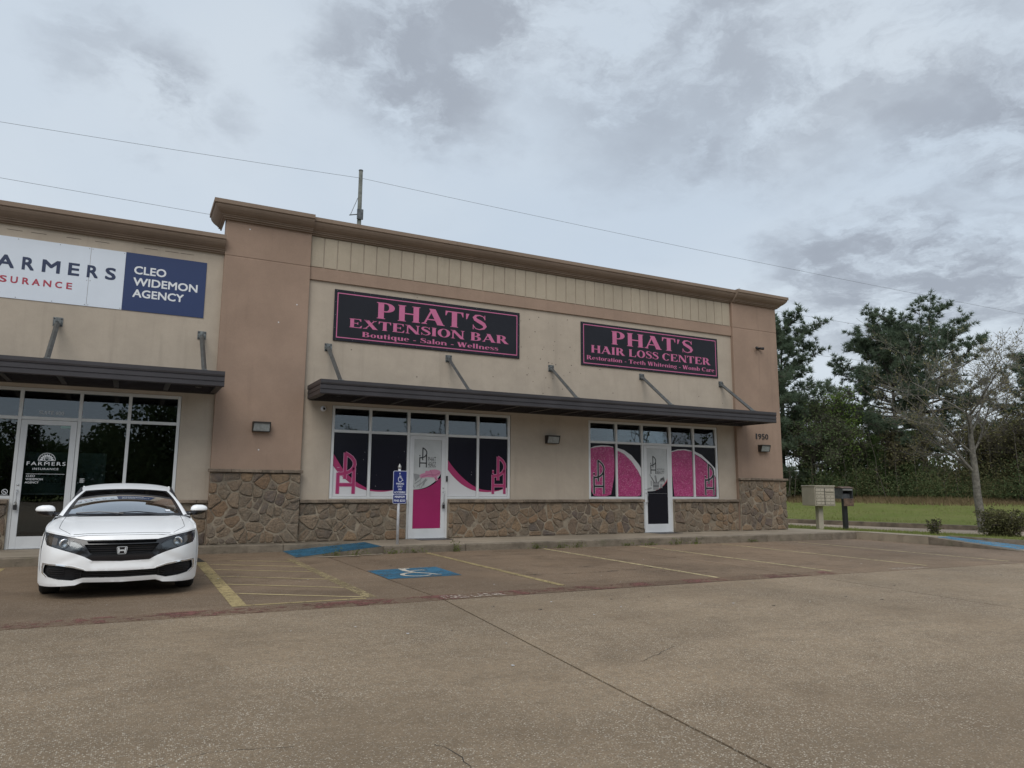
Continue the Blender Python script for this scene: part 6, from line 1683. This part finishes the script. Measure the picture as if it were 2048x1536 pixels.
# tall pines
pine('tall dark pine rising directly behind the right end of the building', (41.2, 20.2, 1.1), 11.4, .19, .14, 4.5, (.6, .2), 1.15, 4, tl=.38, tw=.024, nn=20)
pine('pine forming the left half of the large twin crown', (48.9, 16.8, 1.2), 10.7, .20, .20, 4.9, (-.1, .0), 1.25, 9, tl=.38, tw=.024, nn=20)
pine('broadest pine forming the right half of the large twin crown', (50.2, 15.9, 1.2), 10.8, .22, .24, 6.3, (.3, -.2), 1.5, 14, tl=.38, tw=.024, nn=20)
pine('pine showing low behind the roof edge left of the corner', (47.5, 30.0, 1.1), 16.4, .2, .3, 3.2, (0, 0), .9, 22)
pine('lower pine half hidden behind the building corner', (38.2, 19.0, 1.0), 7.8, .14, .12, 3.4, (0, 0), .9, 31)
pine('dark pine right of the broad pine behind the bare tree', (56.5, 10.6, 1.2), 8.6, .17, .15, 3.6, (0, 0), 1.0, 37)
pine('small pine at the far right behind the bare branches', (54.5, 5.0, 1.1), 5.8, .12, .1, 2.8, (0, 0), .9, 41)
# spring greens and bare trees between
broad('bright green young tree between the two pine groups', (43.5, 18.4, 1.1), 8.0, .10, 4, .45, GREENL, 9000, .17, .055, 51, 'broadleaf_tree', 'understorey trees at the edge of the wood')
broad('thin leafy tree close to the building corner', (40.6, 17.4, 1.05), 6.8, .08, 4, .45, DARKL, 9000, .16, .05, 52, 'broadleaf_tree', 'understorey trees at the edge of the wood')
for i, (x, y, h, lm, lab) in enumerate([(46.2,14.8,4.6,OLIVEL,'olive green budding tree in front of the twin pine trunks'),(49.5,10.8,5.4,OLIVEL,'tall olive budding tree right of the pine trunks'),(47.8,7.6,5.4,OLIVEL,'olive tree behind the bare roadside tree'),(50.2,4.6,5.8,OLIVEL,'olive tree at the right edge of the picture'),(45.0,17.5,4.2,DARKL,'dark leafy tree beside the bright green tree')]):
    broad(lab, (x, y, 1.05), h, .07, 4, .5, lm, 7500, .16, .05, 60+i, 'broadleaf_tree', 'understorey trees at the edge of the wood', clump=.24)
for i, (x, y, h, r, lab) in enumerate([(44.4,15.2,3.9,1.5,'young pine below the sky gap'),(45.9,13.9,4.4,1.3,'taller young pine beside the stems'),(43.0,17.0,3.4,1.5,'young pine behind the drop box'),(41.3,18.2,3.2,1.5,'young pine behind the mailbox')]):
    bushy(lab, (x, y, .98), h, r, PINEY, 15000, .20, .03, 80+i, 'young_pine', 'tree', 'young pines at the edge of the wood', 8, True, True)
# dense brush along the edge of the wood
def brush():
    global RNG; RNG = np.random.default_rng(99); N_ = 150000
    s = RNG.random(N_); k = RNG.integers(0, 60, N_)
    # line from behind the building to beyond the right edge
    P0, P1 = np.array([36.5, 25.0]), np.array([57.0, -16.0])
    cu_ = RNG.random((260, 4)); base_ = P0+(P1-P0)*cu_[:, :1]; nrm = np.array([.887, .462]); base_ = base_+nrm*(cu_[:, 1:2]**.8*8-.9+.9*np.sin(cu_[:, :1]*23)+.6*np.sin(cu_[:, :1]*71))
    i = RNG.integers(0, 260, N_); h = (.6+2.9*cu_[i, 2]**1.6); rr_ = .8+.9*cu_[i, 3]
    d = RNG.normal(size=(N_, 3)); 
    x = base_[i, 0]+d[:, 0]*rr_*.5; y = base_[i, 1]+d[:, 1]*rr_*.5; z = 1.0+np.abs(d[:, 2])*.42*h*np.minimum(1, .5+1.4*cu_[i, 0])
    c = np.stack([x, y, z], 1); q_ = N_//2
    o = tris_obj('undergrowth', np.concatenate([leaves(c[:q_], .15, .035), needles(c[q_:], np.tile([0, 0, .5], (N_-q_, 1)), 1, .34, .016)]), DARKL); tag(o, 'dense dark brush filling the edge of the wood', 'undergrowth', kind='stuff')
    j = RNG.random(N_//2) < .9
    c2 = c[:N_//2]+RNG.normal(size=(N_//2, 3))*.3; c2[:, 0] -= .3
    c2 = c2[::2]; o = tris_obj('undergrowth', leaves(c2, .13, .03), OLIVEL); tag(o, 'olive green budding brush along the edge of the wood', 'undergrowth', kind='stuff')
    k3 = RNG.random((150, 4)); b4 = P0+(P1-P0)*(.36+.64*k3[:, :1])+nrm*(k3[:, 1:2]*6+.5); N6 = 90000; i6 = RNG.integers(0, 150, N6); d6_ = RNG.normal(size=(N6, 3)); h6 = 2.0+2.6*k3[i6, 2]
    c6 = np.stack([b4[i6, 0]+d6_[:, 0]*.7, b4[i6, 1]+d6_[:, 1]*.7, 1.0+RNG.random(N6)*h6*(1-.25*np.abs(d6_[:, 0]))], 1)
    o = tris_obj('undergrowth', leaves(c6, .14, .03), OLIVEL); tag(o, 'taller olive and tan brush behind the bare tree', 'undergrowth', kind='stuff')
    # bare stems
    segs = []
    for _ in range(330):
        q = random.choice(base_); a, b = random.gauss(0, .7), random.gauss(0, .7); hh = random.uniform(1.5, 5.0); p = (q[0]+a, q[1]+b, .9); m_ = (p[0]+random.gauss(0,.15), p[1]+random.gauss(0,.15), .9+hh*.5); e = (m_[0]+random.gauss(0,.35), m_[1]+random.gauss(0,.35), .9+hh)
        segs += [(p, m_, .028, .018), (m_, e, .018, .006)]
        for _ in range(4):
            f = random.random(); s0 = tuple(m_[k2]+(e[k2]-m_[k2])*f for k2 in range(3)); segs.append((s0, (s0[0]+random.gauss(0,.5), s0[1]+random.gauss(0,.5), s0[2]+random.uniform(.1,.8)), .010, .004))
    o = segs_obj(segs, 'brush_stems', BARK, None, 4); tag(o, 'bare grey stems standing in the brush', 'undergrowth', kind='stuff')
    # far wood behind, closing the gaps low down
    N2 = 60000; cu2 = RNG.random((200, 3)); b2 = P0+(P1-P0)*cu2[:, :1]*1.15+nrm*(10+cu2[:, 1:2]*18); i = RNG.integers(0, 200, N2); d = RNG.normal(size=(N2, 3))
    c = np.stack([b2[i, 0]+d[:, 0]*1.3, b2[i, 1]+d[:, 1]*1.3, 1.0+np.abs(d[:, 2])*(.9+1.2*cu2[i, 2])*np.minimum(1, .35+1.5*cu2[i, 0])], 1)
    o = tris_obj('far_wood', leaves(c, .42, .13), DARKL); tag(o, 'far dark wood seen through the gaps', 'wood', kind='stuff')
    # dry grass fringe
    N3 = 26000; s = RNG.random((N3, 1)); b3 = P0+(P1-P0)*s-nrm*(RNG.random((N3, 1))**1.8*3.6-.5)+RNG.normal(size=(N3, 2))*.3
    z = np.array([lawn_h(px_, py_) for px_, py_ in b3]); c = np.stack([b3[:, 0], b3[:, 1], z], 1); up_d = RNG.normal(size=(N3, 3))*.35+[0, 0, 1]
    hgt = RNG.uniform(.06, .24, (N3, 1)); p = np.stack([-up_d[:, 1], up_d[:, 0]*0+1, up_d[:, 2]*0], 1); p /= np.linalg.norm(p, axis=1)[:, None]
    o = tris_obj('dry_grass', np.stack([c-p*.025, c+p*.025, c+up_d*hgt], 1), DRYG); tag(o, 'tan dry grass fringe below the wood', 'grass', kind='stuff')
brush()
def blades(name, label, pts, hgt, w, m):
    n_ = len(pts); up_d = RNG.normal(size=(n_, 3))*.45+[0, 0, 1]; p = rnd_unit(n_); p[:, 2] = 0; h = RNG.uniform(.4, 1.15, (n_, 1))*hgt
    o = tris_obj(name, np.stack([pts-p*w, pts+p*w, pts+up_d*h], 1), m); tag(o, label, 'grass', kind='stuff')
pts = []
for _ in range(42000):
    u, v = random.random(), random.random()
    x, y = 18.3+u*8.5, -7+v*30
    a = (18.25 if y > .3 else 20.15 if y > -4 else 20.4+(-4-y)*.35); b = np.interp(y, [-7.2,-3.2,.1,2.9,6.2,9,24], [28,27.6,26.3,25.85,25.45,24.5,20])
    if a+.1 < x < b-.1: pts.append((x, y, .10-.25*(x-a)/max(.5, b-a)))
blades('verge_grass', 'patchy short grass around the mailboxes', np.array(pts), .07, .007, GRASSB)
N4 = 60000; s = RNG.random(N4); dd = RNG.random(N4)**1.5*16+.2; fp = np.array([farpt(q) for q in s[::20]]); fp = np.repeat(fp, 20, 0)[:N4]+RNG.normal(size=(N4, 2))*.35
pp = np.stack([fp[:, 0]+dd*.887, fp[:, 1]+dd*.462], 1); zz_ = np.array([lawn_h(a, b) for a, b in pp]); ok = ((pp[:, 0]-27.75)*.887+(pp[:, 1]-8.15)*.462) > .35
blades('lawn_grass', 'green grass blades on the bank beyond the driveway', np.column_stack([pp, zz_])[ok], .075, .012, GRASSB)
# bare budding tree by the road
bt = broad('bare grey roadside tree with small buds, standing beside the rounded shrub', (26.97, -.96, -.06), 8.3, .15, 4, .50, BUD, 3000, .075, .022, 121, 'budding_tree', None, BARKG, .42, 2, .42, .42, .05, .0045, .12)
# rounded shrub and small sapling shrub
bushy('rounded olive shrub at the foot of the bare tree', (24.9, -2.75, -.02), .80, .98, SHRUBL, 7000, .070, .022, 7, 'shrub', 'shrub', None, 26)
bushy('small sparse shrub left of the rounded shrub', (23.0, -1.75, .0), .5, .30, SHRUBL, 260, .085, .03, 8, 'shrub', 'shrub', None, 9)
# weeds along the kerb
for i, (x, h, lab) in enumerate([(3.75,.16,'weed at the foot of the blue ramp, left one'),(4.15,.17,'weed at the foot of the blue ramp, right one'),(4.95,.10,'low weed at the kerb by the sign post'),(5.45,.09,'flat weed at the kerb right of the sign post'),(6.36,.24,'tall bright weed growing from the kerb joint by the magenta door'),(8.35,.14,'weed at the kerb by the second stall line'),(9.0,.12,'low weed patch under the middle lamp'),(9.45,.13,'second low weed patch under the middle lamp'),(10.9,.10,'small weed left of the third stall line'),(11.6,.10,'small weed right of the third stall line'),(12.4,.15,'weed at the kerb before the right door'),(13.0,.10,'small weed at the kerb after the right door'),(15.0,.09,'small weed near the last stall lines')]):
    rnd = random.Random(200+i); RNG = np.random.default_rng(200+i)
    t = thing('weed', lab, 'weed', (x, -1.80, gz(x)), 'weeds along the kerb'); n_ = int(18+150*h)
    wdt = .10 if h > .2 else .22
    c = np.column_stack([x+RNG.normal(size=n_)*wdt*.5, -1.80-np.abs(RNG.normal(size=n_))*.03, gz(x)+np.abs(RNG.normal(size=n_))*h*.42])
    if x < 4.5: c[:, 1] -= .13
    tris_obj('leaves', leaves(c, .06, .011, .5), WEED, t)
    segs_obj([((x+rnd.uniform(-.04,.04), -1.8-(.13 if x < 4.5 else 0), gz(x)), (x+rnd.uniform(-.1,.1), -1.84-(.13 if x < 4.5 else 0), gz(x)+h*rnd.uniform(.6,1.1)), .003, .001) for _ in range(9)], 'stems', WEED, t, 3)
# wood across the road behind the photographer, mirrored in the shop glass
def mirror_wood():
    global RNG; RNG = np.random.default_rng(5); rnd = random.Random(5); segs = []; tc = []
    def grow(p, d, ln, r, lev):
        q = p
        for s_ in range(4):
            d = (d+Vector((rnd.gauss(0,.13), rnd.gauss(0,.13), rnd.gauss(0,.08)))).normalized(); e = q+d*ln/4; segs.append((tuple(q), tuple(e), max(.012, r*(1-s_*.15)), max(.012, r*(.85-s_*.15)))); q = e
            if lev < 4:
                for _ in range(2 if lev < 3 else 1):
                    v = Vector((rnd.gauss(0,1), rnd.gauss(0,1), rnd.gauss(.3,.6))).normalized(); grow(q, (d*.55+v*.6).normalized(), ln*rnd.uniform(.45,.62), r*.55, lev+1)
            else: tc.append(tuple(q))
    for (x, hh) in ((18,4.9),(24,5.6),(30,5.9),(36,5.2),(45,4.6),(51,5.8),(58,6.2),(64,5.5),(70,5.2),(-8,3.0),(-15,3.2),(9,3.0),(80,5)):
        grow(Vector((x+rnd.uniform(-1.5,1.5), -54+rnd.uniform(-4,4), 0)), Vector((rnd.uniform(-.1,.1), 0, 1)), hh*1.42, .34, 1)
    o = segs_obj(segs, 'wood_branches', BARK, None, 3); tag(o, 'bare oaks across the road mirrored in the shop windows', 'wood', kind='stuff')
    T = np.array(tc); c = T[RNG.integers(0, len(T), 9000)]+RNG.normal(size=(9000, 3))*.3
    N_ = 60000; i = RNG.random(N_); b = np.column_stack([-45+i*130, -60+RNG.normal(size=N_)*3, RNG.random(N_)**.8*(5.2+1.0*np.sin(i*61)+.7*np.sin(i*177))])
    N5 = 16000; j = RNG.integers(0, 3, N5); cx5 = np.array([-13, 2.6, 34])[j]; d5 = RNG.normal(size=(N5, 3)); pn = np.column_stack([cx5+d5[:, 0]*1.9, -45+d5[:, 1]*1.6, np.where(j == 1, 8, 5.5)+d5[:, 2]*np.where(j == 1, 3.2, 1.8)])
    o = tris_obj('wood_foliage', leaves(np.concatenate([c, b, pn, b+RNG.normal(size=b.shape)*.5-[0,5,0], b*[1,1,.9]-[0,9,0], pn+RNG.normal(size=pn.shape)*.4]), .40, .13), DARKL); tag(o, 'dark wood across the road mirrored in the shop windows', 'wood', kind='stuff')
mirror_wood()
print('stones', nst, 'veg time', round(time.time()-_t0, 1))
